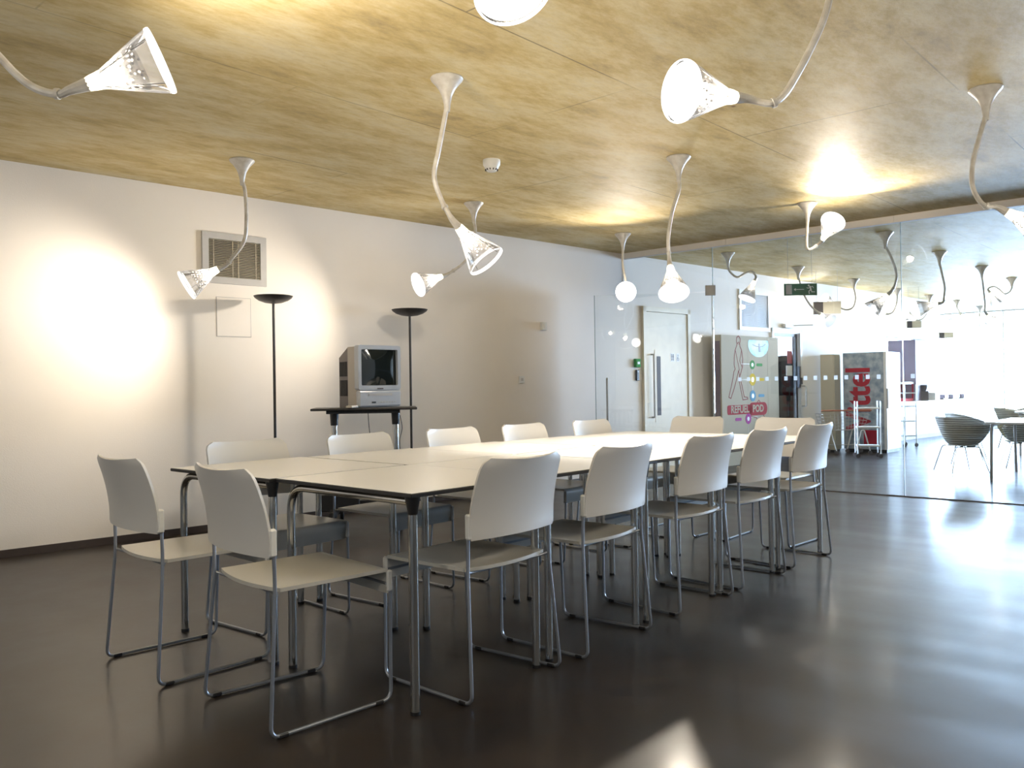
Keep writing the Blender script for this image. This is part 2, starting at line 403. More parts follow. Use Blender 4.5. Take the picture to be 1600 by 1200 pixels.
# ------------------------------------------------------------------ the shell
def slab(z0, z1):
    P = [(BACK_X - .2, RIGHT_Y - .2), (FAR_X + .2, RIGHT_Y - .2), (FAR_X + .2, 7.4), (15.28, 7.4), (15.28, wall_y(15.28) + .15), (BACK_X - .2, wall_y(BACK_X - .2) + .15)]
    k = len(P)
    return MB().add([(x, y, z0) for x, y in P] + [(x, y, z1) for x, y in P], [(i, (i + 1) % k, k + (i + 1) % k, k + i) for i in range(k)] + [tuple(range(k))[::-1], tuple(range(k, 2 * k))])
f = slab(-.12, 0).build('floor', m_floor, smooth=0)
struct(f, 'dark brown polished sheet floor', 'floor')
c = slab(HC, HC + .15).build('ceiling', m_ceil, smooth=0)
struct(c, 'ochre stained raw concrete ceiling', 'ceiling')
def wall_seg(mb, x0, x1, z0, z1, t=.16):
    vs = []
    for x in (x0, x1):
        for dy in (0, t):
            for z in (z0, z1): vs.append((x, wall_y(x) + dy, z))
    mb.add(vs, [(0, 4, 5, 1), (2, 3, 7, 6), (0, 1, 3, 2), (4, 6, 7, 5), (0, 2, 6, 4), (1, 5, 7, 3)])
D2 = (11.45, 12.3, 1.87)
w = MB(); wall_seg(w, BACK_X, D2[0], 0, HC); wall_seg(w, D2[0], D2[1], D2[2], HC); wall_seg(w, D2[1], 15.3, 0, HC); wall_seg(w, 15.3, 17.75, 1.86, HC)
struct(w.build('wall_left', m_wall, smooth=0), 'long cream painted wall behind the tables and television', 'wall')
s = MB(); wall_seg(s, BACK_X, 8.15, 0, .05, t=.16)
for i, v in enumerate(s.v): s.v[i] = (v[0], v[1] - .012, v[2])
struct(s.build('baseboard_left', m_skirt, smooth=0), 'low dark skirting along the foot of the long wall', 'skirting')
struct(MB().span((BACK_X - .15, RIGHT_Y, 0), (BACK_X, 8, HC)).build('wall_back', m_wall, smooth=0))
struct(MB().span((BACK_X, RIGHT_Y - .15, 0), (FAR_X, RIGHT_Y, HC)).build('wall_right', m_wall, smooth=0))
struct(MB().span((15.3, 7.2, 0), (FAR_X, 7.35, HC)).build('wall_servery', m_wall, smooth=0), 'white kitchen wall behind the serving counter', 'wall')
struct(MB().span((15.3, 5.1, 0), (15.42, 7.2, HC)).build('wall_kitchen_side', m_wall, smooth=0))
# big far window and side window of the dining room
def window(name, a, b, along, lab):
    """a, b: ends on the floor plan; frame of posts and rails with one pane"""
    fr = MB(); n = 4
    A, B = Vector(a), Vector(b); L = (B - A).length; rz = math.atan2(B.y - A.y, B.x - A.x)
    root = bpy.data.objects.new(name, None); COL.objects.link(root); struct(root, lab, 'window')
    root.location = (A.x, A.y, 0); root.rotation_euler = (0, 0, rz)
    for i in range(n + 1): fr.span((L * i / n - .015, -.03, .08), (L * i / n + .015, .03, HC - .02))
    fr.span((0, -.04, 0), (L, .04, .12)); fr.span((0, -.03, HC - .03), (L, .03, HC)); 
    fr.build('window_frame', m_white, root, smooth=0)
    MB().span((0, -.006, .1), (L, .006, HC - .03)).build('pane', m_glass_ext, root, smooth=0)
    return root
window('window_1', (FAR_X, 7.2), (FAR_X, RIGHT_Y), 'y', 'tall bright window wall at the far end of the dining room')
# outside the street door
struct(MB().span((12.95, 5.85, 0), (14.6, 6.0, 1.42)).build('wall_outside', m_wall_out, smooth=0), 'dark blue wall seen through the street door', 'wall')
struct(MB().span((9.0, 5.5, -.1), (15.27, 11, -.02)).build('trim_pavement', m_grey, smooth=0))

# ------------------------------------------------------------------ glass partition
GT, GB = 2.548, .008             # top and bottom of the glass
y_end = wall_y(8.19)
bm_ = MB()
for y0, y1 in ((-3.99, -.6), (-.597, 2.598), (2.601, 4.30), (4.303, y_end)):
    xa, xb = glass_x(y0), glass_x(y1)
    for (xx, dz0, dz1, wd) in ((0, GT, HC - .001, .035),):
        vs = [(xa - wd, y0, dz0), (xa + wd, y0, dz0), (xb + wd, y1, dz0), (xb - wd, y1, dz0), (xa - wd, y0, dz1), (xa + wd, y0, dz1), (xb + wd, y1, dz1), (xb - wd, y1, dz1)]
        bm_.add(vs, [(0, 3, 2, 1), (4, 5, 6, 7), (0, 1, 5, 4), (1, 2, 6, 5), (2, 3, 7, 6), (3, 0, 4, 7)])
struct(bm_.build('trim_1', m_wall, smooth=0), 'cream head beam above the glass partition', 'beam')
def gpane(name, y0, y1, z0, z1, parent, m=m_glass, t=.005):
    xa, xb = glass_x(y0), glass_x(y1)
    vs = [(xa - t, y0, z0), (xa + t, y0, z0), (xb + t, y1, z0), (xb - t, y1, z0), (xa - t, y0, z1), (xa + t, y0, z1), (xb + t, y1, z1), (xb - t, y1, z1)]
    return MB().add(vs, [(0, 3, 2, 1), (4, 5, 6, 7), (0, 1, 5, 4), (1, 2, 6, 5), (2, 3, 7, 6), (3, 0, 4, 7)]).build(name, m, parent, smooth=0)
def partition(n, y0, y1, z0, lab, dots):
    root = bpy.data.objects.new('window_%d' % n, None); COL.objects.link(root); struct(root, lab, 'glass panel')
    gpane('pane', y0 + .003, y1 - .003, z0, GT, root)
    d = MB(); y = y0 + .06; k = 0
    ys = [yy for yy in [(-3.8 + .101 * i) for i in range(80)] if y0 + .03 < yy < y1 - .03] if dots else []
    for yy in ys:
        g_ = glass_x(yy) - .0062; d.add([(g_, yy - .018, 1.097), (g_, yy + .018, 1.097), (g_, yy + .018, 1.138), (g_, yy - .018, 1.138)], [(0, 1, 2, 3)])
    if ys: d.build('square_dots', m_dots, root, smooth=0)
    e = MB()
    for ye in (y0 + .001, y1 - .001):
        e.box((glass_x(ye), ye, (z0 + GT) / 2), (.012, .002, GT - z0))
    e.build('edge', m_edge, root, smooth=0)
    return root
partition(3, 2.55, 4.48, GB, 'clear glass panel with a row of small white squares, beside the open glass door', True)
partition(4, -.55, 2.55, GB, 'clear glass panel with a row of small white squares, in front of the woven chairs', True)
partition(5, -3.98, -.55, GB, 'clear glass panel beyond the frame', True)
partition(6, 4.48, y_end - .004, 2.085, 'glass transom over the open glass door', False)
st = MB()
xa, xb = glass_x(-3.98), glass_x(4.48)
st.add([(xa - .012, -3.98, 0), (xa + .012, -3.98, 0), (xb + .012, 4.48, 0), (xb - .012, 4.48, 0), (xa - .012, -3.98, .008), (xa + .012, -3.98, .008), (xb + .012, 4.48, .008), (xb - .012, 4.48, .008)],
       [(0, 3, 2, 1), (4, 5, 6, 7), (0, 1, 5, 4), (1, 2, 6, 5), (2, 3, 7, 6), (3, 0, 4, 7)])
struct(st.build('trim_2', m_dgrey, smooth=0), 'thin metal channel under the glass partition', 'channel')
# open glass door
hx, hy = glass_x(4.48), 4.485
droot = bpy.data.objects.new('door_3', None); COL.objects.link(droot); struct(droot, 'frameless glass door standing open into the meeting room', 'glass door')
droot.location = (hx, hy, 0); droot.rotation_euler = (0, 0, math.atan2(1.06, -.80))
DW = 1.27
MB().span((.01, -.005, .012), (DW, .005, 2.06)).build('pane', m_glass, droot, smooth=0)
MB().span((DW, -.0055, .012), (DW + .006, .0055, 2.06)).build('free_edge', m_edge, droot, smooth=0, label='dark green free edge of the door glass')
MB().span((.004, -.0055, .012), (.012, .0055, 2.06)).build('hinge_edge', m_edgelit, droot, smooth=0, label='hinge edge of the door glass, painted pale to look lit')
pf = MB(); pf.span((-.03, -.016, 2.03), (.075, .016, 2.14)); pf.build('patch_fitting', m_grey, droot, smooth=0)
pf = MB(); pf.span((0, -.016, .012), (.10, .016, .07)); pf.build('patch_fitting', m_grey, droot, smooth=0)
for sgn in (-1, 1):
    hb = MB(); x = DW - .12; y = sgn * .06
    hb.tube(bend([(x, 0, 1.15), (x, y, 1.15), (x, y, .42), (x, 0, .42)], .012), .009, 8)
    hb.build('pull_handle', m_chrome, droot)

# ------------------------------------------------------------------ the long wall's doors and fixtures
def wroot(name, x, z, off=0):
    o = bpy.data.objects.new(name, None); COL.objects.link(o); o.location = WP(x, off, z); o.rotation_euler = (0, 0, WR); return o
d1 = struct(wroot('door_1', 8.98, 0), 'cream toilet door with a narrow dark vision panel', 'door')
fr = MB(); fr.span((-.48, -.035, 0), (-.42, 0, 2.02)); fr.span((.42, -.035, 0), (.48, 0, 2.02)); fr.span((-.48, -.035, 1.96), (.48, 0, 2.02)); fr.build('door_frame', m_cream, d1, smooth=0)
MB().span((-.415, -.022, .01), (.415, -.002, 1.955)).build('leaf', m_cream, d1, smooth=0)
vp = MB(); vp.span((-.26, -.026, .62), (-.115, -.0215, 1.50)); vp.build('vision_panel_frame', m_cream, d1, smooth=0)
MB().span((-.225, -.028, .70), (-.15, -.0255, 1.42)).build('vision_panel', m_vent, d1, smooth=0, label='narrow dark glass slot')
MB().tube(bend([(-.325, -.02, 1.44), (-.325, -.06, 1.44), (-.325, -.06, .68), (-.325, -.02, .68)], .01), .010, 8).build('pull_handle', m_grey, d1)
sg = MB(); sg.span((.06, -.0245, 1.36), (.14, -.0215, 1.46)); sg.span((.18, -.0245, 1.36), (.24, -.0215, 1.46)); so = sg.build('sign_plates', m_white, d1, smooth=0)
pk = MB()
for cx in (.085, .115):
    pk.disc((cx, -.0245, 1.445), .008); pk.poly([(cx - .01, 1.435), (cx + .01, 1.435), (cx + .006, 1.40), (cx - .006, 1.40)], -.0245); pk.poly([(cx - .009, 1.395), (cx + .009, 1.395), (cx + .004, 1.37), (cx - .004, 1.37)], -.0245)
pk.disc((.21, -.0245, 1.44), .007); pk.ribbon([(.21, 1.43), (.207, 1.40), (.222, 1.40), (.228, 1.38)], -.0245, .006); pk.ribbon([(.20, 1.41), (.195, 1.385), (.21, 1.372), (.22, 1.38)], -.0245, .005)
pk.build('toilet_pictograms', m_dgrey, so)
d2 = struct(wroot('door_2', (D2[0] + D2[1]) / 2, 0), 'glazed street door with a dark frame', 'door')
fr = MB(); hw = .425
fr.span((-hw, -.03, 0), (-hw + .05, .16, 1.87)); fr.span((hw - .05, -.03, 0), (hw, .16, 1.87)); fr.span((-hw, -.03, 1.82), (hw, .16, 1.87)); fr.build('door_frame', m_white, d2, smooth=0)
lf = MB(); lf.span((-.37, .02, .01), (-.33, .06, 1.81)); lf.span((.32, .02, .01), (.37, .06, 1.81)); lf.span((-.33, .02, 1.76), (.32, .06, 1.81)); lf.span((-.33, .02, .01), (.32, .06, .12)); lf.build('leaf', m_blackm, d2, smooth=0)
MB().span((-.33, .037, .12), (.32, .043, 1.76)).build('pane', m_glass_ext, d2, smooth=0)
nb = MB(); nb.span((.10, .034, 1.36), (.24, .0365, 1.55)); nb.build('notice', m_redl, d2, smooth=0, label='red notice on the glass')
nb = MB(); nb.span((.06, .034, 1.18), (.24, .0365, 1.33)); nb.build('notice', m_white, d2, smooth=0, label='white notice on the glass')
MB().tube(bend([(.40, -.02, 1.02), (.40, -.10, 1.02), (.40, -.10, .72), (.40, -.02, .72)], .03), .012, 8).build('pull_handle', m_grey, d2)
lk = MB(); lk.span((.33, -.03, 1.0), (.40, .02, 1.32)); lk.span((.34, -.05, 1.05), (.39, -.03, 1.15)); lk.build('lock_case', m_black, d2, smooth=0)
ar = MB(); ar.span((-.10, -.06, 1.88), (.12, -.0, 1.94)); ar.tube([(.10, -.04, 1.92), (.40, -.22, 1.93)], .008, 6); ar.build('door_closer', m_grey, d2, smooth=0)

def vent(x, z, w, h, lab, dark=m_vent, slat=m_slat, frame=m_grey, n=22):
    t = thing('wall_vent', lab, 'air vent', WP(x, 0, z), WR)
    fr = MB(); b = .05
    fr.span((-w / 2, -.02, -h / 2), (-w / 2 + b, 0, h / 2)); fr.span((w / 2 - b, -.02, -h / 2), (w / 2, 0, h / 2))
    fr.span((-w / 2 + b, -.02, h / 2 - b), (w / 2 - b, 0, h / 2)); fr.span((-w / 2 + b, -.02, -h / 2), (w / 2 - b, 0, -h / 2 + b)); fr.build('frame', frame, t, smooth=0)
    MB().span((-w / 2 + b, -.004, -h / 2 + b), (w / 2 - b, 0, h / 2 - b)).build('backing', dark, t, smooth=0)
    sl = MB(); hh = h - 2 * b
    for i in range(n):
        zc = -hh / 2 + hh * (i + .5) / n
        sl.add([(-w / 2 + b, -.018, zc - .004), (w / 2 - b, -.018, zc - .004), (w / 2 - b, -.004, zc + .004), (-w / 2 + b, -.004, zc + .004),
                (-w / 2 + b, -.018, zc - .001), (w / 2 - b, -.018, zc - .001), (w / 2 - b, -.004, zc + .007), (-w / 2 + b, -.004, zc + .007)],
               [(0, 3, 2, 1), (4, 5, 6, 7), (0, 1, 5, 4), (1, 2, 6, 5), (2, 3, 7, 6), (3, 0, 4, 7)])
    for xx in (-w * .33, -.02, w * .05, w * .33): sl.span((xx - .003, -.0185, -hh / 2), (xx + .003, -.016, hh / 2))
    sl.build('louvres', slat, t, smooth=0)
    return t
vent(3.43, 2.103, .525, .392, 'square louvred air vent in a grey frame, high on the wall over the black uplighters')
vent(11.02, 2.09, .80, .56, 'large blue grey louvred vent high on the wall beyond the glass, over the drinks cabinet', dark=m_lightgrey, slat=m_grey, frame=m_white, n=26)
t = thing('access_panel', 'flush white access panel outlined on the wall below the air vent', 'panel', WP(3.42, 0, 1.65), WR)
fr = MB(); a, b = .142, .155
for x0, x1, z0, z1 in ((-a, -a + .004, -b, b), (a - .004, a, -b, b), (-a, a, b - .004, b), (-a, a, -b, -b + .004)): fr.span((x0, -.003, z0), (x1, 0, z1))
fr.build('frame', m_grey, t, smooth=0); MB().span((-a + .005, -.004, -b + .005), (a - .005, -.0005, b - .005)).build('cover', m_wall, t, smooth=0)
t = thing('wall_switch', 'small white switch box higher on the wall, beside the open glass door', 'switch', WP(6.83, 0, 1.71), WR)
MB().box((0, -.02, 0), (.07, .04, .085), bev=.004).build('case', m_white, t); MB().box((0, -.042, 0), (.025, .006, .04), bev=.002).build('rocker', m_white, t)
t = thing('wall_socket', 'small white outlet plate lower on the wall, beside the open glass door', 'socket', WP(6.51, 0, 1.147), WR)
MB().box((0, -.008, 0), (.075, .016, .075), bev=.003).build('plate', m_white, t); MB().box((0, -.017, 0), (.03, .004, .03), bev=.001).build('switch', m_grey, t)
t = thing('break_glass_box', 'small green call point on the wall left of the toilet door', 'call point', WP(8.39, 0, 1.335), WR)
MB().box((0, -.02, 0), (.085, .04, .10), bev=.004).build('case', m_green, t); MB().box((0, -.042, 0), (.045, .004, .03)).build('glass_plate', m_white, t)
t = thing('key_card_reader', 'narrow black card reader on the wall under the green call point', 'card reader', WP(8.40, 0, 1.19), WR)
MB().box((0, -.012, 0), (.045, .024, .13), bev=.003).build('case', m_black, t); MB().box((0, -.025, .04), (.02, .002, .01)).build('lens', m_grey, t)

# ------------------------------------------------------------------ pendant lamps
def lamp(lab, base, path, neck, mouth, power, group='trumpet lamps on snaking tubes', seg=20, spot=2.15, detail=True, blend=.9, aim=None, col=(1, .885, .73)):
    bx, by = base
    t = thing('pendant_lamp', lab, 'lamp', (bx, by, HC), 0, group)
    O = Vector((bx, by, HC)); L = lambda p: Vector(p) - O
    nk0, mo = L(neck), L(mouth); ax = (mo - nk0).normalized(); nk = mo - ax * .198; dl = nk - nk0
    # ceiling rose: flared trumpet
    prof = [(0, .080), (.006, .083), (.014, .078), (.035, .058), (.06, .040), (.09, .026), (.13, .017), (.17, .0135)]
    MB().lathe(prof, ax=(0, 0, -1), n=seg, cap0=True).build('ceiling_rose', m_silicone, t)
    pts = [Vector((0, 0, -.14))] + [L(p) for p in path if L(p).z < -.15 or (L(p) - Vector((0, 0, -.15))).length > .2]
    k_ = len(pts) - 1; pts = [p + dl * (i / k_) ** 1.5 for i, p in enumerate(pts)]
    if (pts[-1] - nk).length < .12 and len(pts) > 2: pts.pop()
    cc = catmull(pts + [nk - ax * .09, nk - ax * .02], 5)
    rad = [.0125] * len(cc)
    for i in range(len(cc)):
        d = (cc[i] - nk).length
        if i > len(cc) * .6 and d < .11: rad[i] = .0125 + (.11 - d) / .11 * .013
    MB().tube(cc, .0125, 10, rad=rad).build('tube', m_silicone, t)
    MB().lathe([(-.035, .021), (-.02, .0245), (0, .027), (.012, .030)], o=nk, ax=ax, n=seg).build('neck', m_neckglow, t)
    sp = [(.008, .029), (.04, .041), (.08, .0575), (.12, .0745), (.155, .0885), (.178, .0965), (.188, .0995), (.196, .101), (.2005, .0995), (.2005, .096)]
    MB().lathe(sp, o=nk, ax=ax, n=seg * 2).build('shade', m_shade, t)
    if detail:
        MB().lathe([(.01, .024), (.05, .037), (.10, .057), (.135, .071)], o=nk, ax=ax, n=seg * 2).build('reflector', m_reflector, t)
        rb = MB(); X = ax.orthogonal().normalized(); Y = ax.cross(X)
        for k in range(4):
            a = k * PI / 2 + .4; dr = X * math.cos(a) + Y * math.sin(a)
            rb.tube([nk + ax * p + dr * (r - .003) for p, r in sp[:6]], .0015, 5)
        rb.build('moulded_ribs', m_ribs, t)
        k = max(3, int(len(cc) * .72)); tg = (cc[k] - cc[k - 1]).normalized()
        MB().lathe([(-.008, .0145), (-.006, .0175), (.006, .0175), (.008, .0145)], o=cc[k], ax=tg, n=12).build('cable_clip', m_silicone, t)
    MB().lathe([(0, .0), (.004, .014), (.014, .021), (.03, .018), (.036, .0001)], o=nk + ax * .012, ax=ax, n=12).build('bulb', m_bulb, t)
    lens = [(.187, .0955), (.193, .092), (.199, .075), (.203, .05), (.205, .0002)]
    LN = MB().lathe(lens, o=nk, ax=ax, n=seg * 2).build('lens', m_lens, t)
    nn = sum((p.normal for p in LN.data.polygons), Vector())
    if nn.dot(ax) < 0: LN.data.flip_normals()
    MB().lathe([(.188, .1005), (.195, .1025), (.201, .1015), (.2025, .098), (.200, .0955)], o=nk, ax=ax, n=seg * 2).build('rim', m_rim, t)
    l = bpy.data.lights.new('lamp_light', 'SPOT'); l.energy = power; l.color = col; l.spot_size = spot; l.spot_blend = blend; l.shadow_soft_size = .03
    lo = bpy.data.objects.new('lamp_light', l); COL.objects.link(lo); lo.parent = t
    lo.location = nk + ax * .225
    d = (L(aim) - lo.location).normalized() if aim else ax
    lo.rotation_euler = d.to_track_quat('-Z', 'Y').to_euler()
    l = bpy.data.lights.new('lamp_glow', 'POINT'); l.energy = power * .18; l.color = col; l.shadow_soft_size = .03
    lo = bpy.data.objects.new('lamp_glow', l); COL.objects.link(lo); lo.parent = t; lo.location = nk + ax * .07
    return t
LAMPS = {
'A': ((2.954, 5.089), [(2.953, 5.090, 2.520), (2.967, 5.076, 2.399), (2.971, 5.072, 2.207), (2.959, 5.087, 2.066), (2.903, 5.149, 1.956), (2.854, 5.203, 1.901)], (2.822, 5.239, 1.872), (2.684, 5.347, 1.777)),
'B': ((2.891, 3.033), [(2.889, 3.037, 2.509), (2.882, 3.046, 2.397), (2.865, 3.069, 2.255), (2.852, 3.089, 2.125), (2.877, 3.067, 2.010), (2.914, 3.034, 1.914)], (2.956, 2.996, 1.844), (3.090, 2.968, 1.713)),
'C': ((4.983, 2.968), [(4.981, 2.970, 2.483), (4.982, 2.967, 2.392), (4.947, 3.003, 2.236), (4.925, 3.022, 2.062), (4.925, 3.015, 1.931)], (4.925, 3.007, 1.844), (4.843, 2.935, 1.676)),
'D': ((4.987, 1.109), [(4.981, 1.116, 2.488), (4.965, 1.135, 2.363), (4.941, 1.162, 2.228), (4.938, 1.166, 2.106), (4.960, 1.142, 2.025), (4.989, 1.110, 1.987), (5.039, 1.055, 1.959)], (5.087, 1.003, 1.934), (5.151, 0.859, 1.831)),
'E': ((4.991, 4.932), [(4.989, 4.933, 2.490), (4.997, 4.921, 2.366), (4.974, 4.939, 2.211), (4.921, 4.986, 2.109), (4.849, 5.051, 2.024)], (4.769, 5.121, 1.992), (4.580, 5.181, 1.918)),
'F': ((7.086, 4.881), [(7.081, 4.880, 2.483), (7.068, 4.874, 2.318), (7.061, 4.847, 2.185), (7.049, 4.810, 2.077)], (7.017, 4.782, 2.014), (6.829, 4.676, 1.984)),
'G': ((7.049, 2.946), [(7.049, 2.944, 2.459), (7.039, 2.947, 2.310), (7.039, 2.932, 2.220), (7.070, 2.877, 2.250)], (7.104, 2.812, 2.333), (6.999, 2.705, 2.413)),
'H': ((2.875, 1.110), [(2.876, 1.110, 2.512), (2.876, 1.110, 2.391), (2.862, 1.126, 2.304), (2.832, 1.160, 2.197), (2.805, 1.190, 2.114), (2.782, 1.215, 2.053), (2.757, 1.243, 2.025), (2.708, 1.297, 2.033)], (2.664, 1.346, 2.049), (2.432, 1.438, 2.036)),
'L': ((0.800, 3.000), [(0.799, 3.001, 2.498), (0.804, 2.998, 2.338), (0.839, 2.960, 2.188), (0.882, 2.912, 2.107), (0.925, 2.866, 2.046), (0.965, 2.822, 2.014), (1.005, 2.778, 2.005), (1.048, 2.730, 2.022)], (1.088, 2.686, 2.045), (1.223, 2.581, 2.112)),
'T': ((.776, 1.11), [(.776, 1.11, 2.50), (.80, 1.12, 2.36), (.90, 1.20, 2.25), (1.15, 1.36, 2.24), (1.40, 1.48, 2.29), (1.53, 1.50, 2.27)], (1.550, 1.455, 2.197), (1.528, 1.361, 2.038)),
'b1': ((9.033, 4.739), [(9.037, 4.735, 2.500), (9.047, 4.725, 2.395), (9.107, 4.659, 2.326), (9.173, 4.586, 2.377), (9.224, 4.530, 2.391), (9.254, 4.498, 2.323)], (9.233, 4.521, 2.248), (9.162, 4.570, 2.066)),
'b2': ((10.834, 4.664), [(10.839, 4.660, 2.460), (10.875, 4.626, 2.273), (10.935, 4.567, 2.119), (10.991, 4.513, 2.024)], (11.044, 4.466, 1.990), (11.240, 4.399, 1.893)),
'b3': ((9.030, 2.955), [(9.034, 2.952, 2.514), (9.074, 2.910, 2.341), (9.105, 2.879, 2.182), (9.093, 2.895, 2.064), (9.055, 2.941, 1.985)], (9.027, 2.978, 1.933), (8.984, 3.100, 1.807)),
'b4': ((12.752, 4.635), [(12.758, 4.630, 2.479), (12.769, 4.618, 2.326), (12.743, 4.648, 2.192), (12.672, 4.726, 2.155), (12.601, 4.804, 2.195)], (12.550, 4.860, 2.235), (12.388, 4.949, 2.308)),
'b5': ((10.858, 2.934), [(10.868, 2.924, 2.499), (10.873, 2.921, 2.331), (10.884, 2.912, 2.178), (10.864, 2.937, 2.056), (10.820, 2.989, 1.989)], (10.782, 3.036, 1.967), (10.738, 3.160, 1.935)),
'b6': ((12.698, 2.907), [(12.704, 2.903, 2.466), (12.717, 2.893, 2.276), (12.732, 2.883, 2.103), (12.749, 2.873, 2.007)], (12.774, 2.857, 1.947), (12.928, 2.807, 1.838)),
'b7': ((14.486, 2.912), [(14.485, 2.913, 2.507), (14.465, 2.936, 2.401), (14.413, 2.994, 2.364), (14.355, 3.058, 2.432), (14.303, 3.115, 2.463), (14.270, 3.151, 2.415)], (14.283, 3.138, 2.337), (14.334, 3.083, 2.191)),
'b8': ((14.639, 4.612), [(14.631, 4.621, 2.486), (14.623, 4.631, 2.348), (14.580, 4.680, 2.232), (14.515, 4.751, 2.202)], (14.465, 4.806, 2.224), (14.335, 4.905, 2.266)),
'b9': ((16.190, 4.556), [(16.189, 4.557, 2.487), (16.173, 4.576, 2.361), (16.118, 4.637, 2.225), (16.041, 4.723, 2.181)], (15.987, 4.782, 2.205), (15.863, 4.874, 2.262)),
'b10': ((17.651, 4.478), [(17.658, 4.471, 2.478), (17.666, 4.463, 2.356)], (17.649, 4.483, 2.270), (17.574, 4.566, 2.161)),
'b11': ((19.414, 4.492), [(19.413, 4.494, 2.507), (19.421, 4.485, 2.401)], (19.430, 4.476, 2.321), (19.464, 4.439, 2.175)),
}
INFO = {  # label, light power
'A': ('trumpet lamp hanging in front of the louvred wall vent, head tilted down towards the corner', 31),
'B': ('trumpet lamp with an S-shaped tube over the white tables, next to the smoke detector', 40),
'C': ('trumpet lamp hanging straight down like a bright drop, over the far table end', 40),
'D': ('trumpet lamp with a clipped tube curving in front of the glass beam, head cut off', 40),
'E': ('trumpet lamp over the black uplighter and television, bright mouth turned sideways', 40),
'F': ('trumpet lamp glaring at the viewer in front of the open glass door', 45),
'G': ('trumpet lamp glaring at the viewer under a bright patch of ceiling by the glass', 85),
'H': ('large close trumpet lamp with a bright round mouth turned sideways on a long elbow tube', 45),
'L': ('large close trumpet lamp on a tube entering from the side over the bare wall', 40),
'T': ('large trumpet lamp of which only the round rim shows at the top of the view', 45),
'b1': ('lamp beyond the glass with a looping tube, hanging over the toilet door and vent', 22),
'b2': ('lamp beyond the glass whose stem passes behind the green exit sign', 25),
'b3': ('lamp beyond the glass with a gold lit cone, the first one past the joint beam', 25),
'b4': ('lamp beyond the glass with its open mouth turned sideways beside the second hanging sign', 22),
'b5': ('lamp beyond the glass with a rounded brown cone on a long straight stem', 25),
'b6': ('lamp beyond the glass on a straight slanting stem against the bright windows', 22),
'b7': ('lamp beyond the glass with a swan-neck tube against the bright windows', 22),
'b8': ('small far lamp over the speckled drinks machine', 20),
'b9': ('small far lamp over the serving counter, just before the dark column', 20),
'b10': ('small far lamp over the serving counter, past the dark column', 20),
'b11': ('smallest far lamp nearest the end windows', 20),
}
# lamps added out of view, continuing the grid, to light the chair backs
def shifted(base, head):
    bx, by = base; hx, hy, hz = head
    n = Vector((bx + hx * .6, by + hy * .6, 2.02)); m = n + Vector((hx, hy, hz)).normalized() * .2
    return (base, [(bx, by, 2.50), (bx - .02, by, 2.35), (bx + .02 + hx * .1, by + hy * .1, 2.20), (bx + hx * .35, by + hy * .35, 2.06)], tuple(n), tuple(m))
for k, b_, h_ in (('z1', (.776, -.78), (.35, .35, -.12)), ('z2', (2.873, -.78), (.1, .4, -.15)), ('z3', (-1.32, 1.11), (.4, .2, -.12)), ('z4', (-1.32, 3.0), (.4, -.1, -.15)), ('z5', (4.97, -.78), (-.1, .4, -.12))):
    LAMPS[k] = shifted(b_, h_)
    INFO[k] = ({'z1': 'added unseen trumpet lamp behind the viewer, nearest to the tables', 'z2': 'added unseen trumpet lamp behind the viewer over the bare floor', 'z3': 'added unseen trumpet lamp in the back corner by the back wall', 'z4': 'added unseen trumpet lamp over the bare wall behind the viewer', 'z5': 'added unseen trumpet lamp beside the side wall towards the glass'}[k], 15)
for k, (base, path, neck, mouth) in LAMPS.items():
    lab, pw = INFO[k]
    if k[0] == 'b': pw *= .6
    elif k not in 'FGz': pw *= 1.22
    near = not k.startswith('b')
    aims = {'A': (2.15, 6.14, 1.42), 'F': (5.3, 4.0, 2.7), 'L': (2.0, 2.75, 2.61)}
    lamp(lab, base, path, neck, mouth, pw, 'trumpet lamps of the meeting room' if near else 'trumpet lamps of the dining room', seg=20 if near else 12, detail=near or k in ('b1', 'b3', 'b5'), aim=aims.get(k))

t = thing('smoke_detector', 'round white smoke detector on the concrete ceiling', 'smoke detector', (4.14, 3.915, HC))
MB().lathe([(0, .058), (.012, .060), (.035, .058), (.045, .052)], ax=(0, 0, -1), n=24, cap0=True, cap1=True).build('base', m_white, t)
MB().lathe([(.045, .050), (.060, .046), (.078, .032), (.082, .0003)], ax=(0, 0, -1), n=24).build('sensor_head', m_white, t)
sl = MB()
for k in range(12):
    a = 2 * PI * k / 12; sl.box((math.cos(a) * .0405, math.sin(a) * .0405, -.068), (.010, .006, .010), rz=a)
sl.build('slots', m_black, t)

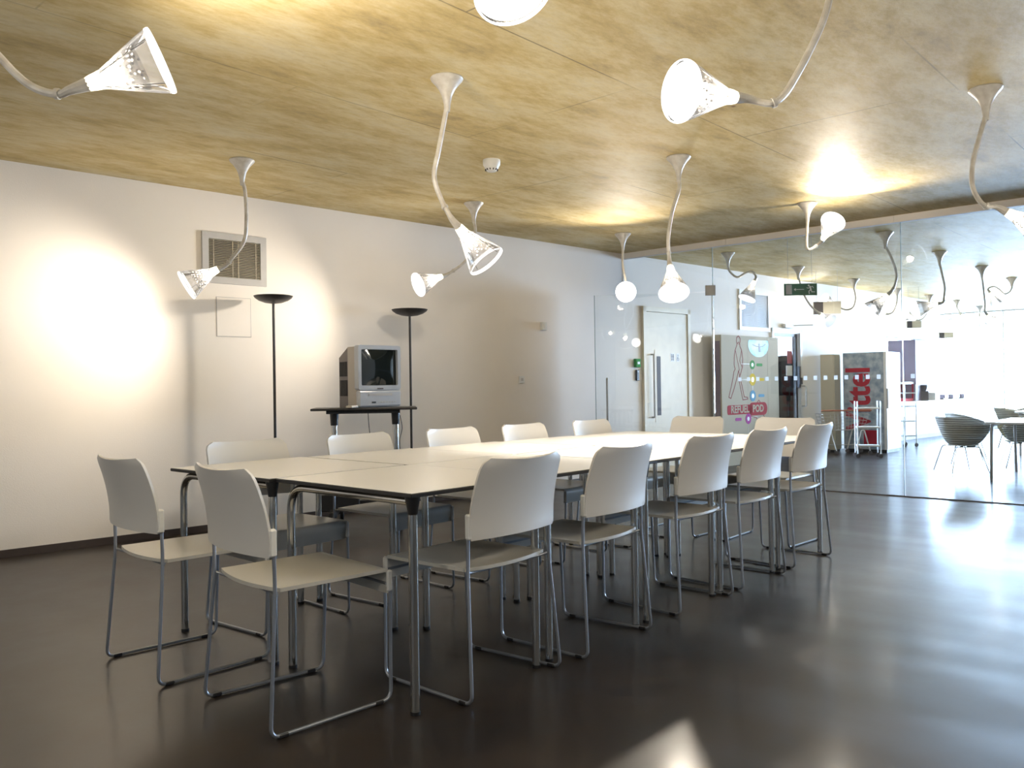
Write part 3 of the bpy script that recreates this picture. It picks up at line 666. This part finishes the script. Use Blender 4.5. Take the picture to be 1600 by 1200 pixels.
# ------------------------------------------------------------------ tables
TW, TD, TH = .69, .80, .73
def make_table(label):
    t = thing('meeting_table', label, 'table', (0, 0, 0), 0, 'white tables pushed together in two rows')
    top = MB().box((TW / 2, TD / 2, TH - .008), (TW - .003, TD - .003, .014), bev=.003).build('tabletop', m_black, t, label='black core board of the tabletop')
    MB().box((TW / 2, TD / 2, TH - .0002), (TW - .009, TD - .009, .0016)).build('laminate', m_lam, top, smooth=0, label='white laminate surface')
    i = .042
    for x in (i, TW - i):
        s = 1 if x < TW / 2 else -1
        lg = MB().tube([(x, i, 0.012), (x, i, TH - .055)], .0155, 14).build('leg', m_chrome, t)
        MB().lathe([(0, .0165), (.012, .0165)], o=(x, i, 0), n=14, cap0=True, cap1=True).build('foot_cap', m_black, lg)
        cx = MB(); cx.lathe([(0, .016), (.02, .019), (.055, .026), (.058, .026)], o=(x, i, TH - .075), n=14, cap0=True, cap1=True); cx.build('corner_bracket', m_black, t)
        lg = MB().tube(bend([(x, TD - i, 0.012), (x, TD - i, TH - .032), (x, i + .02, TH - .032)], [.10], 8), .0155, 14).build('leg', m_chrome, t, label='chrome leg arching into the rail under the top')
        MB().lathe([(0, .0165), (.012, .0165)], o=(x, TD - i, 0), n=14, cap0=True, cap1=True).build('foot_cap', m_black, lg)
    MB().span((.06, TD * .35, TH - .045), (TW - .06, TD * .35 + .03, TH - .016)).build('cross_rail', m_blackm, t, smooth=0)
    return t
CR = math.radians(.5)
DEPTH = (.80, .785, .77, .75, .73)   # the tables stand a little unevenly: the far ones are shallower
def cl(x, y):                    # table cluster plan -> world
    return (1.775 + x * math.cos(CR) - y * math.sin(CR), 2.055 + x * math.sin(CR) + y * math.cos(CR), 0)
where = ['at the end near the bare wall', 'second along from the bare wall end', 'in the middle of its row', 'second along from the glass end', 'at the end near the glass partition']
proto = None
for r in range(2):
    for i in range(5):
        lab = 'white laminate table in the row %s, %s' % (('nearer the viewer', 'nearer the television')[r], where[i])
        if proto is None: proto = tb = make_table(lab)
        else: tb = copy_tree(proto); tb['label'] = lab
        jx = (-.002, .004, -.003, .002, 0)[i] if r else 0
        tb.location = cl(i * (TW + .002) + (jx - .012 if r else 0), r * (DEPTH[i] + .003)); tb.scale = (1, DEPTH[i] / TD, 1); tb.rotation_euler = (0, 0, CR + (math.radians(-.8) if (r, i) == (0, 0) else 0))

# ------------------------------------------------------------------ sled chairs
def make_chair(label):
    t = thing('sled_chair', label, 'chair', (0, 0, 0), 0, 'ivory sled chairs around the tables')
    HW = .222
    def seat(u, v):
        x = (u - .5) * 2 * (HW - .006)
        s_ = v * .53
        rear = -.175 - .030 * (1 - (2 * u - 1) ** 2)
        if s_ < .42:
            y = rear + (.215 - rear) * (s_ / .42); z = .452 - .014 * (1 - (2 * u - 1) ** 2) * math.sin(PI * min(1, s_ / .42 * .9 + .05))
        elif s_ < .455:
            a = (s_ - .42) / .035 * PI / 2; y = .215 + .022 * math.sin(a); z = .452 - .022 * (1 - math.cos(a))
        else:
            y = .237 - (s_ - .455) * .08; z = .430 - (s_ - .455) * .85
        return (x, y, z)
    MB().grid(seat, 16, 30, thick=.012).build('seat', m_seat, t, smooth=50)
    def back(u, v):
        z = .552 + .270 * v
        w = .2285 - .013 * v * v
        if v > .86: w -= .036 * (1 - math.sqrt(max(0, 1 - ((v - .86) / .14) ** 2)))
        if v < .06: w -= .008 * (1 - v / .06)
        q = (2 * u - 1)
        y = -.205 - .034 * (1 - q * q) * (1 - .15 * v) - .058 * max(0, (v - .10) / .90) ** 1.8
        return (q * w, y, z + .006 * q * q * v)
    MB().grid(back, 18, 18, thick=-.010).build('backrest', m_plastic, t, smooth=50)
    for s in (-1, 1):
        xs = s * HW
        p = bend([(xs * 1.0, -.200, .62), (s * .222, -.195, .45), (s * .245, -.228, .0075), (s * .226, .225, .0075), (s * .214, .236, .43)], [.06, .035, .035], 6)
        fr = MB().tube(p, .0062, 10).build('side_frame', m_steel, t)
        for yy in (-.185, .175):
            MB().box((s * (.243 if yy < 0 else .228), yy, .0065), (.017, .034, .0125), bev=.003).build('glide', m_black, fr)
        MB().box((s * .2225, -.203, .597), (.021, .026, .088), bev=.006).build('back_clip', m_white, t)
        MB().box((s * .2145, .232, .408), (.017, .022, .075), bev=.006).build('seat_clip', m_white, t)
    MB().tube(bend([(-.222, -.190, .440), (-.19, -.175, .432), (.19, -.175, .432), (.222, -.190, .440)], .02), .005, 8).build('cross_rod', m_steel, t)
    MB().tube([(-.214, .222, .40), (.214, .222, .40)], .005, 8).build('cross_rod', m_steel, t)
    return t
CH = [  # x, y, facing (rad, 0 = +Y), label
 (2.215, 2.232, 2, 'ivory sled chair with its back to the viewer, first beside the near table corner'),
 (2.845, 2.232, 3, 'ivory sled chair with its back to the viewer, second in the nearer row'),
 (3.625, 2.260, -1, 'ivory sled chair with its back to the viewer, middle one of the nearer row'),
 (4.250, 2.265, -1, 'ivory sled chair with its back to the viewer, fourth in the nearer row'),
 (4.905, 2.268, -2, 'ivory sled chair with its back to the viewer, last in the row before the glass'),
 (1.640, 2.500, -95, 'closest ivory sled chair, at the table end beside the near corner'),
 (1.615, 3.235, -92, 'ivory sled chair at the table end beside the bare wall'),
 (2.185, 3.475, 182, 'ivory sled chair facing the viewer across the tables, in front of the first black uplighter'),
 (2.850, 3.455, 182, 'ivory sled chair facing the viewer across the tables, in front of the television trolley'),
 (3.530, 3.430, 182, 'ivory sled chair facing the viewer across the tables, in front of the second black uplighter'),
 (4.145, 3.395, 182, 'ivory sled chair facing the viewer across the tables, below the two wall switches'),
 (4.830, 3.362, 181, 'ivory sled chair facing the viewer across the tables, in front of the glass door handle'),
 (5.400, 3.240, 90, 'ivory sled chair at the far table end, in front of the cream toilet door'),
 (5.430, 2.560, 90, 'ivory sled chair at the far table end, in front of the street door'),
]
cp = None
for x, y, a, lab in CH:
    if cp is None: cp = ch = make_chair(lab)
    else: ch = copy_tree(cp); ch['label'] = lab
    ch.location = (x, y, 0); ch.rotation_euler = (0, 0, math.radians(a))

# ------------------------------------------------------------------ uplighters
def uplighter(x, y, z, r, lab):
    t = thing('floor_lamp', lab, 'floor lamp', (x, y, 0), 0, 'black uplighters by the wall')
    MB().lathe([(0, .125), (.012, .125), (.018, .118), (.022, .03), (.03, .015)], n=32, cap0=True).build('base', m_blackm, t)
    MB().tube([(0, 0, .02), (0, 0, z - .05)], .0105, 12).build('pole', m_blackm, t)
    b = [(z - .060, .012), (z - .052, r * .45), (z - .036, r * .74), (z - .016, r * .93), (z, r), (z + .001, r - .004), (z - .015, r * .90), (z - .033, r * .70), (z - .048, r * .40), (z - .052, .001)]
    MB().lathe(b, n=40).build('bowl', m_blackm, t)
    return t
uplighter(3.597, 5.760, 1.805, .150, 'tall black uplighter under the wall vent, the one nearer the bare wall')
uplighter(4.894, 5.650, 1.768, .160, 'tall black uplighter standing beside the television')

# ------------------------------------------------------------------ television trolley
t = thing('television_trolley', 'black topped trolley on chrome columns carrying the television', 'trolley', (4.11, 5.29, 0), math.radians(-40))
MB().box((0, 0, .918), (.80, .46, .018), bev=.004).build('top_shelf', m_blackm, t)
MB().box((-.01, 0, .896), (.56, .30, .026)).build('under_frame', m_black, t, smooth=0)
for x in (-.24, .235):
    MB().tube([(x, 0, .16), (x, 0, .80)], .023, 16).build('column', m_chrome, t)
    MB().lathe([(0, .029), (.09, .034), (.10, .034)], o=(x, 0, .79), n=16, cap0=True, cap1=True).build('column_cap', m_black, t)
    ft = MB().box((x, 0, .13), (.06, .62, .045), bev=.005).build('foot_bar', m_blackm, t)
    for y in (-.27, .27):
        c_ = MB(); c_.lathe([(-.014, .036), (-.008, .046), (.008, .046), (.014, .036)], o=(x + .03, y, .046), ax=(1, .15, 0), n=20, cap0=True, cap1=True)
        wh = c_.build('castor_wheel', m_black, t)
        MB().lathe([(-.017, .018), (.017, .018)], o=(x + .03, y, .046), ax=(1, .15, 0), n=12, cap0=True, cap1=True).build('hub', m_lightgrey, wh)
        MB().box((x + .0, y, .085), (.035, .035, .05)).build('castor_fork', m_blackm, t, smooth=0)
MB().box((0, .0, .165), (.60, .05, .07)).build('cross_bar', m_blackm, t, smooth=0)
MB().box((-.20, -.04, .20), (.30, .20, .13), bev=.006).build('lower_box', m_black, t)
MB().tube(catmull([(.02, .0, .90), (.03, -.02, .75), (.05, -.02, .62), (.06, -.0, .4), (.05, 0, .22)], 5), .003, 6).build('power_cable', m_black, t)
MB().tube(catmull([(.27, .0, .86), (.285, -.02, .76), (.265, -.02, .66), (.27, 0, .5), (.25, 0, .22)], 5), .003, 6).build('power_cable', m_black, t)

# television
t = thing('television', 'silver and beige tube television with a built-in player on the trolley', 'television', (4.205, 5.345, .928), math.radians(-4))
W2, DP, H2 = .205, .19, .485
MB().add([(-.195, -.10, .01), (.195, -.10, .01), (.195, -.10, H2 - .01), (-.195, -.10, H2 - .01), (-.195, .02, .005), (.195, .02, .005), (.195, .02, H2 - .012), (-.195, .02, H2 - .012)],
         [(0, 1, 2, 3), (4, 7, 6, 5), (0, 3, 7, 4), (1, 5, 6, 2), (3, 2, 6, 7), (0, 4, 5, 1)]).build('casing', m_beige, t, smooth=0)
MB().add([(-.193, .02, 0), (.193, .02, 0), (.193, .02, H2 - .014), (-.193, .02, H2 - .014), (-.165, DP, 0), (.165, DP, 0), (.165, DP, H2 - .09), (-.165, DP, H2 - .09)],
         [(0, 1, 2, 3), (4, 7, 6, 5), (0, 3, 7, 4), (1, 5, 6, 2), (3, 2, 6, 7), (0, 4, 5, 1)]).build('rear_housing', m_dgrey, t, smooth=0)
vs = MB()
for k in range(9):
    for z0, z1 in ((.09, .215), (.245, .36)):
        y = .035 + k * .016; xx = -.1945 + (y - .02) * .165
        vs.span((xx - .003, y, z0), (xx + .002, y + .006, z1))
vs.build('vent_slots', m_black, t, smooth=0)
bz = MB()
def rr(w, z0, z1, r, n=5):
    out = []
    for cx, cz, a0 in ((w - r, z1 - r, 0), (-w + r, z1 - r, PI / 2), (-w + r, z0 + r, PI), (w - r, z0 + r, 1.5 * PI)):
        for k in range(n + 1): a = a0 + k / n * PI / 2; out.append((cx + r * math.cos(a), cz + r * math.sin(a)))
    return out
outer = rr(W2, .135, H2, .02); inner = rr(.172, .17, H2 - .032, .012); k = len(outer)
vv = [(x, -.13 + .0 , z) for x, z in outer] + [(x, -.138, z) for x, z in [(a * .97, b) for a, b in outer]] + [(x, -.138, z) for x, z in inner] + [(x * .97, -.118, z) for x, z in inner] + [(x, -.09, z) for x, z in outer]
ff = []
for a, b in ((4, 0), (0, 1), (1, 2), (2, 3)):
    ff += [(a * k + i, a * k + (i + 1) % k, b * k + (i + 1) % k, b * k + i) for i in range(k)]
bz.add(vv, ff); bz.build('screen_bezel', m_lightgrey, t)
def scr(u, v):
    x = (u - .5) * .336; z = .172 + v * (H2 - .034 - .172)
    return (x, -.112 - .020 * (1 - (2 * u - 1) ** 2) * (1 - .5 * (2 * v - 1) ** 2) , z)
MB().grid(scr, 16, 14).build('screen', m_screen, t, smooth=60)
MB().box((0, -.118, .068), (.40, .05, .130), bev=.012).build('player_panel', m_lightgrey, t)
MB().box((-.0, -.144, .098), (.22, .006, .020)).build('tape_flap', m_grey, t, smooth=0)
MB().box((.0, -.1395, .145), (.055, .004, .010)).build('maker_badge', m_dgrey, t, smooth=0)
MB().box((-.065, -.144, .038), (.035, .006, .012)).build('power_button', m_black, t, smooth=0)
bt = MB()
for i in range(6): bt.box((.01 + i * .026, -.144, .038), (.016, .005, .007))
bt.build('buttons', m_grey, t, smooth=0)
t = thing('remote_control', 'grey remote control lying on the trolley in front of the television', 'remote control', (3.915, 5.20, .928), math.radians(35))
MB().box((0, 0, .009), (.16, .05, .018), bev=.005).build('body', m_beige, t)
bt = MB()
for i in range(6):
    for j in range(3): bt.box((-.05 + i * .018, -.013 + j * .013, .0188), (.009, .007, .002))
bt.build('keys', m_dgrey, t, smooth=0)

# ------------------------------------------------------------------ hanging signs
def exit_sign(lab, c, rz, w, h, wires, plain=False):
    t = thing('exit_sign', lab, 'sign', c, rz)
    if not plain:
        MB().box((0, 0, 0), (w, .012, h)).build('board', m_exit, t, smooth=0)
        g = MB(); g.poly([(-w * .45, -h * .40), (-w * .27, -h * .40), (-w * .27, h * .40), (-w * .45, h * .40)], -.0065); g.build('grey_field', m_grey, t, smooth=0)
        a = MB(); a.ribbon([(-w * .18, 0), (w * .10, 0)], -.0065, h * .045); a.poly([(-w * .21, 0), (-w * .15, -h * .12), (-w * .15, h * .12)], -.0065); a.build('arrow', m_white, t, smooth=0)
        m = MB(); cx = w * .30; s_ = h * .9
        m.disc((cx - .02 * s_ / .12, -.0065, .36 * s_), s_ * .09)
        m.ribbon([(cx - .04 * s_, .26 * s_), (cx + .03 * s_, -.02 * s_)], -.0065, s_ * .15)
        m.ribbon([(cx - .02 * s_, .22 * s_), (cx - .22 * s_, .10 * s_), (cx - .34 * s_, .16 * s_)], -.0065, s_ * .06)
        m.ribbon([(cx, .22 * s_), (cx + .20 * s_, .28 * s_), (cx + .27 * s_, .12 * s_)], -.0065, s_ * .06)
        m.ribbon([(cx + .02 * s_, -.04 * s_), (cx - .16 * s_, -.18 * s_), (cx - .12 * s_, -.42 * s_)], -.0065, s_ * .08)
        m.ribbon([(cx + .04 * s_, -.04 * s_), (cx + .12 * s_, -.24 * s_), (cx + .38 * s_, -.24 * s_)], -.0065, s_ * .08)
        m.build('running_figure', m_white, t, smooth=0)
    else:
        MB().box((0, 0, 0), (w, .05, h)).build('board', m_cream, t, smooth=0); MB().box((-w * .32, -.027, 0), (w * .34, .004, h)).build('grey_field', m_dgrey, t, smooth=0)
    for x in wires: MB().tube([(x, 0, h / 2), (x, 0, HC - c[2])], .0018, 5).build('hanging_wire', m_grey, t)
    return t
exit_sign('green running man exit sign with arrow, hanging just beyond the glass', (8.61, 3.685, 2.055), math.radians(-48 ), .345, .125, (-.13, .12))
exit_sign('cream box sign hanging beyond the green exit sign', (11.5, 4.55, 2.10), math.radians(-60), .36, .17, (-.14, .14), True)
exit_sign('small cream box sign hanging above the speckled drinks machine', (14.6, 4.35, 2.0), math.radians(-60), .22, .11, (-.08, .08), True)
exit_sign('small cream box sign hanging above the serving counter', (16.6, 4.4, 1.90), math.radians(-60), .24, .11, (-.08, .08), True)

# ------------------------------------------------------------------ drinks cabinet with the human figures
t = thing('drinks_cabinet', 'shallow beige cabinet printed with human figures and REFUEL POD', 'cabinet', (9.86, 5.41 - .0, 0), WR)
CW, CD, CHH = 1.42, .13, 1.71
MB().span((0, -CD + .0, 0), (1.13, 0, CHH)).build('body', m_tan, t, smooth=0)
MB().span((1.135, -CD, 0), (CW, 0, CHH)).build('side_bay', m_tan, t, smooth=0)
MB().span((-.012, -CD + .02, 0), (-.001, .0, CHH - .08)).build('dark_side', m_purple, t, smooth=0)
y0 = -CD
pr = MB()
def fig(mb, pts, ox, oz, s, w=.011): mb.ribbon([(ox + x * s, oz + z * s) for x, z in pts], y0, w)
# walking figure outline, about 0.78 high
wk = [(.02, .93), (-.03, .90), (-.05, .86), (-.09, .80), (-.12, .70), (-.13, .55), (-.10, .48), (-.14, .44), (-.16, .36), (-.22, .20), (-.30, .02), (-.24, .0), (-.14, .16), (-.05, .34), (0, .46), (.04, .34), (.10, .20), (.16, .02), (.26, .01), (.27, -.02), (.12, -.03), (.07, .12), (.0, .32), (.06, .40), (.12, .52), (.13, .66), (.10, .80), (.05, .86), (.05, .90)]
fig(pr, wk, .40, .88, .80); fig(pr, [(.02, .93), (.06, .97), (.06, 1.03), (.01, 1.07), (-.04, 1.04), (-.05, .98), (-.03, .93)], .40, .85, .80)
fig(pr, [(-.09, .80), (-.02, .60), (.03, .46)], .40, .88, .80, .008); fig(pr, [(.10, .80), (.04, .62), (.12, .50)], .40, .88, .80, .008)
kn = [(-.30, .0), (-.10, .04), (.02, .10), (.0, .24), (-.03, .38), (-.14, .40), (-.24, .42), (-.14, .46), (-.02, .46), (.0, .56), (.08, .56), (.14, .48), (.22, .38), (.13, .30), (.10, .20), (.18, .08), (.22, .0), (.1, -.02), (-.30, -.01)]
fig(pr, kn, .86, .30, .80); fig(pr, [(.01, .57), (-.02, .64), (.04, .68), (.09, .64), (.07, .57)], .86, .30, .80)
pr.build('human_figures', m_redl, t, smooth=0)
ln = MB()
for z in (1.335, 1.125): ln.ribbon([(.46, z), (.74, z)], y0, .006)
ln.ribbon([(.74, 1.33), (.74, .86)], y0, .006); ln.ribbon([(.62, .62), (.62, .20)], y0, .006); ln.ribbon([(.66, .62), (.86, .62)], y0, .006)
ln.build('pointer_lines', m_white, t, smooth=0)
for nm, m_, cx, cz, r, lx in (('green_badge', m_green, .74, 1.325, .062, .92), ('yellow_badge', m_yellow, .74, 1.125, .082, .96), ('blue_badge', m_blue, .74, .905, .075, .96), ('pink_badge', m_pink, .62, .60, .070, .38), ('orange_badge', m_orange, .62, .31, .075, None)):
    b_ = MB().disc((cx, y0, cz), r, h=.003, rx=1.0)
    if lx: b_.poly(rr(.085, cz - .022, cz + .022, .02), y0, .002) if False else b_.poly([(lx + x, z) for x, z in rr(.075, cz - .020, cz + .020, .018)], y0, .002)
    bo = b_.build(nm, m_, t, smooth=0)
    MB().disc((cx, y0 - .003, cz), r * .45, h=.001, n=6).build('badge_symbol', m_white, bo, smooth=0)
el = MB(); el.poly([(.90 + .26 * math.cos(a), 1.60 + .17 * math.sin(a)) if math.sin(a) < .35 else (.90 + .26 * math.cos(a), 1.66) for a in [2 * PI * k / 40 for k in range(40)]], y0); el.build('swimmer_picture', m_cyan, t, smooth=0)
sw = MB(); sw.disc((.92, y0 - .0022, 1.60), .022, h=.001, n=10); sw.ribbon([(.75, 1.60), (.85, 1.575), (1.0, 1.575), (1.08, 1.61)], y0 - .0022, .010); sw.poly([(.90, 1.58), (.95, 1.58), (.96, 1.50), (.91, 1.50)], y0 - .0022); sw.build('swimmer', m_dgrey, t, smooth=0)
pl = MB(); pl.poly([(.42 + x, z) for x, z in rr(.30, .665, .79, .03)], y0); pl.poly([(.87 + x, z) for x, z in rr(.235, .64, .815, .085)], y0); pl.build('red_logo_plate', m_red, t, smooth=0)
lettering('refuel_lettering', 'REFUEL', .135, m_tan, t, (.42, y0 - .003, .728), bold=.004)
lettering('pod_lettering', 'POD', .135, m_tan, t, (.87, y0 - .003, .728), bold=.004)

# ------------------------------------------------------------------ speckled drinks machine and locker
t = thing('drinks_machine', 'tall drinks vending machine with speckled blue side and red Vittel lettering', 'vending machine', (13.05, 4.33, 0), 0)
MB().span((0, 0, .05), (.62, .60, 1.52)).build('cabinet', m_speckle, t, smooth=0)
MB().span((.0, -.045, .05), (.62, -.003, 1.52)).build('front_door', m_white, t, smooth=0)
MB().span((.02, -.03, 0), (.60, .58, .05)).build('plinth', m_black, t, smooth=0)
MB().box((.0, -.06, .82), (.05, .03, .30)).build('coin_panel', m_grey, t, smooth=0)
lettering('vittel_lettering', 'Vittel', .50, m_red, t, (-.003, .36, .82), rot=(PI / 2, -PI / 2, -PI / 2), bold=.014, sx=.88)
MB().span((-.004, .10, .12), (0, .30, .34)).build('red_block', m_red, t, smooth=0, label='red printed block near the foot of the side')
t = thing('metal_locker', 'plain beige locker against the wall behind the shopping trolley', 'locker', (12.78, 4.975, 0), 0)
MB().span((0, 0, .04), (.26, .20, 1.50)).build('body', m_tan, t, smooth=0); MB().span((.01, .01, 0), (.25, .19, .04)).build('plinth', m_black, t, smooth=0)
MB().span((.01, -.012, .05), (.25, 0, 1.48)).build('door', m_tan, t, smooth=0)

# shopping trolley
t = thing('shopping_trolley', 'wire shopping trolley with an orange brown handle beside the locker', 'shopping trolley', (12.62, 4.80, 0), math.radians(-52))
bk = MB()
def quad_wires(mb, x0, x1, ya, yb, z0, z1, n, m_, inset=.06):
    for i in range(n + 1):
        u = i / n
        for yy, yt in ((ya + inset, ya), (yb - inset, yb)): mb.tube([(x0 + inset + (x1 - x0 - 2 * inset) * u, yy, z0), (x0 + (x1 - x0) * u, yt, z1)], .0022, 4)
    for j in range(m_ + 1):
        v = j / m_; q = inset * (1 - v); z = z0 + (z1 - z0) * v
        mb.tube([(x0 + q, ya + q, z), (x1 - q, ya + q, z), (x1 - q, yb - q, z), (x0 + q, yb - q, z), (x0 + q, ya + q, z)], .0025, 4)
    for i in range(n + 1):
        x = x0 + inset + (x1 - x0 - 2 * inset) * i / n; mb.tube([(x, ya + inset, z0), (x, yb - inset, z0)], .0022, 4)
quad_wires(bk, -.33, .33, -.20, .20, .36, .60, 12, 5)
bk.build('wire_basket', m_grey, t)
MB().tube([(-.36, -.22, .655), (.36, -.22, .655)], .012, 8).build('handle', m_wood, t)
for x in (-.24, .24):
    MB().tube(bend([(x - .10, -.2, .06), (x - .02, -.2, .36), (x + .02, -.2, .36), (x + .10, -.2, .06)], .03), .010, 8).build('frame_leg', m_white, t)
    MB().tube(bend([(x - .10, .2, .06), (x - .02, .2, .36), (x + .02, .2, .36), (x + .10, .2, .06)], .03), .010, 8).build('frame_leg', m_white, t)
    for yy in (-.2, .2):
        for dx in (-.10, .10): MB().lathe([(-.01, .03), (.01, .03)], o=(x + dx, yy, .031), ax=(0, 1, 0), n=12, cap0=True, cap1=True).build('castor', m_dgrey, t)
MB().tube([(-.34, -.2, .15), (.34, -.2, .15)], .006, 6).build('lower_rail', m_grey, t)

def tray_rack(lab, x, y, rz, w, h, shelves):
    t = thing('tray_rack', lab, 'rack', (x, y, 0), rz, 'tray racks by the counter')
    for sx in (-w / 2, w / 2):
        for sy in (-.12, .12):
            p = MB().tube([(sx, sy, .06), (sx, sy, h)], .009, 8).build('post', m_white, t)
            MB().lathe([(-.01, .03), (.01, .03)], o=(sx, sy, .031), ax=(0, 1, 0), n=12, cap0=True, cap1=True).build('castor', m_dgrey, p)
    for z in shelves: MB().box((0, 0, z), (w - .02, .24, .02)).build('shelf', m_white, t, smooth=0)
    return t
tray_rack('white wheeled tray rack with three shelves in front of the speckled machine', 12.20, 4.275, math.radians(-62), .30, .80, (.17, .43, .70))
tray_rack('narrow wheeled tray rack between the drinks machine and the counter', 14.55, 4.50, math.radians(-30), .24, 1.02, (.18, .42, .66, .88))

# ------------------------------------------------------------------ servery
t = thing('serving_counter', 'long white serving counter at the end of the dining room wall', 'counter', (15.5, wall_y(15.5), 0), WR)
MB().span((0, 0, .08), (5.3, .55, .66)).build('front_panel', m_white, t, smooth=0)
MB().span((.0, .04, 0), (5.3, .5, .08)).build('plinth', m_lightgrey, t, smooth=0)
MB().span((-.02, -.05, .66), (5.3, .60, .70)).build('worktop', m_lam, t, smooth=0)
struct(MB().span((16.85, 5.0, .0), (17.75, 5.5, 1.86)).build('trim_3', m_purple, smooth=0), 'dusky purple column behind the serving counter', 'column')
t = thing('coffee_machine', 'red coffee machine on the serving counter', 'coffee machine', (16.35, 5.10, .70), WR)
MB().span((0, 0, .0), (.75, .28, .05)).build('drip_base', m_red, t, smooth=0); MB().span((0, .18, .05), (.75, .28, .32)).build('body', m_redl, t, smooth=0); MB().span((-.03, -.02, .32), (.80, .30, .36)).build('cup_rail', m_white, t, smooth=0)
MB().span((.50, -.01, .04), (.53, .02, .33)).build('side_post', m_red, t, smooth=0)
tag(MB().box((17.60, 4.93, .70 + .075), (.30, .20, .15), bev=.01).build('napkin_box', m_carton), 'white box on the counter in front of the dark column', 'box')
g = MB()
t = thing('coffee_grinder', 'dark coffee grinder on the counter beside the red coffee machine', 'grinder', (17.22, 4.98, .70), .3)
MB().box((0, 0, .09), (.14, .18, .18), bev=.01).build('body', m_dgrey, t); MB().lathe([(.18, .05), (.26, .08), (.30, .08)], n=14, cap1=True).build('hopper', m_dgrey, t)
for i, (x, w_, lab) in enumerate(((18.15, .26, 'small dark tray of jars on the counter, nearest the column'), (18.6, .20, 'small dark tray of jars in the middle of the counter'), (19.2, .22, 'small dark tray of jars at the window end of the counter'))):
    t = thing('jar_tray', lab, 'tray', (x, wall_y(x) + .12, .70), WR, 'trays of jars on the counter')
    MB().box((0, 0, .012), (w_, .14, .024)).build('tray', m_dgrey, t, smooth=0)
    for q in (-.3, 0, .3): MB().lathe([(0, .028), (.07, .028), (.08, .02)], o=(q * w_, 0, .024), n=10, cap1=True).build('jar', m_purple, t)

# ------------------------------------------------------------------ woven cafe chairs and table
def make_cafe(lab):
    t = thing('woven_chair', lab, 'chair', (0, 0, 0), 0, 'woven shell chairs of the dining room')
    def shell(u, v):
        a = -PI * .5 + (u - .5) * 2 * PI * .80      # open towards +Y
        h = .60 + .05 * math.cos((u - .5) * 2 * PI * .5) - .10 * abs(2 * u - 1) ** 3
        r = .13 + (.31 - .13) * v ** .7
        z = .32 + (h - .32) * v ** 1.3
        return (r * math.cos(a) * 1.0, r * math.sin(a) * .9 + .02, z)
    MB().grid(shell, 40, 10, thick=.008).build('shell', m_weave, t, smooth=60)
    rb = MB()
    for k in range(13):
        v = .08 + k / 13 * .9; rb.tube([Vector(shell(i / 30, v)) for i in range(31)], .0045, 4)
    rb.build('woven_ridges', m_weave, t)
    MB().lathe([(0, .0003), (0, .16), (.012, .16), (.012, .0003)], o=(0, .03, .315), n=24).build('seat_pan', m_weave, t)
    for sx, sy in ((-1, -1), (1, -1), (1, 1), (-1, 1)):
        MB().tube(bend([(sx * .10, sy * .02, .308), (sx * .17, sy * .13, .305), (sx * .23, sy * .21, .005)], .03), .006, 8).build('wire_leg', m_chrome, t)
    rg = MB(); rg.tube([(.18 * math.cos(2 * PI * k / 16), .14 * math.sin(2 * PI * k / 16) + .01, .303) for k in range(17)], .005, 6); rg.build('wire_ring', m_chrome, t)
    return t
cc0 = None
for x, y, a, lab in ((10.78, 2.72, -140, 'woven shell chair nearest the glass joint, its back to the viewer'),
                     (12.0, 2.95, -160, 'woven shell chair half hidden behind the foremost woven chair'),
                     (11.75, 2.28, 20, 'woven shell chair cut off by the side of the view beyond the dining table'),
                     (14.6, 2.95, -170, 'pale distant woven shell chair past the dining table'),
                     (15.6, 3.0, 10, 'second pale distant woven shell chair against the windows')):
    if cc0 is None: cc0 = q = make_cafe(lab)
    else: q = copy_tree(cc0); q['label'] = lab
    q.location = (x, y, 0); q.rotation_euler = (0, 0, math.radians(a))
t = thing('dining_table', 'white square dining table on grey legs beyond the glass, beside the woven chairs', 'table', (10.62, 1.88, 0), 0)
MB().box((0, 0, .612), (1.25, .82, .024), bev=.004).build('tabletop', m_lam, t)
for sx in (-1, 1):
    for sy in (-1, 1):
        MB().tube(bend([(sx * .58, sy * .36, 0), (sx * .54, sy * .36, .585), (sx * .3, sy * .36, .59)], .05), .016, 10).build('leg', m_grey, t)
t = thing('dining_table', 'farther white dining table against the bright windows', 'table', (14.2, 2.35, 0), 0)
MB().box((0, 0, .612), (1.25, .75, .024), bev=.004).build('tabletop', m_lam, t)
for sx in (-1, 1):
    for sy in (-1, 1): MB().tube([(sx * .56, sy * .32, 0), (sx * .56, sy * .32, .60)], .016, 8).build('leg', m_grey, t)
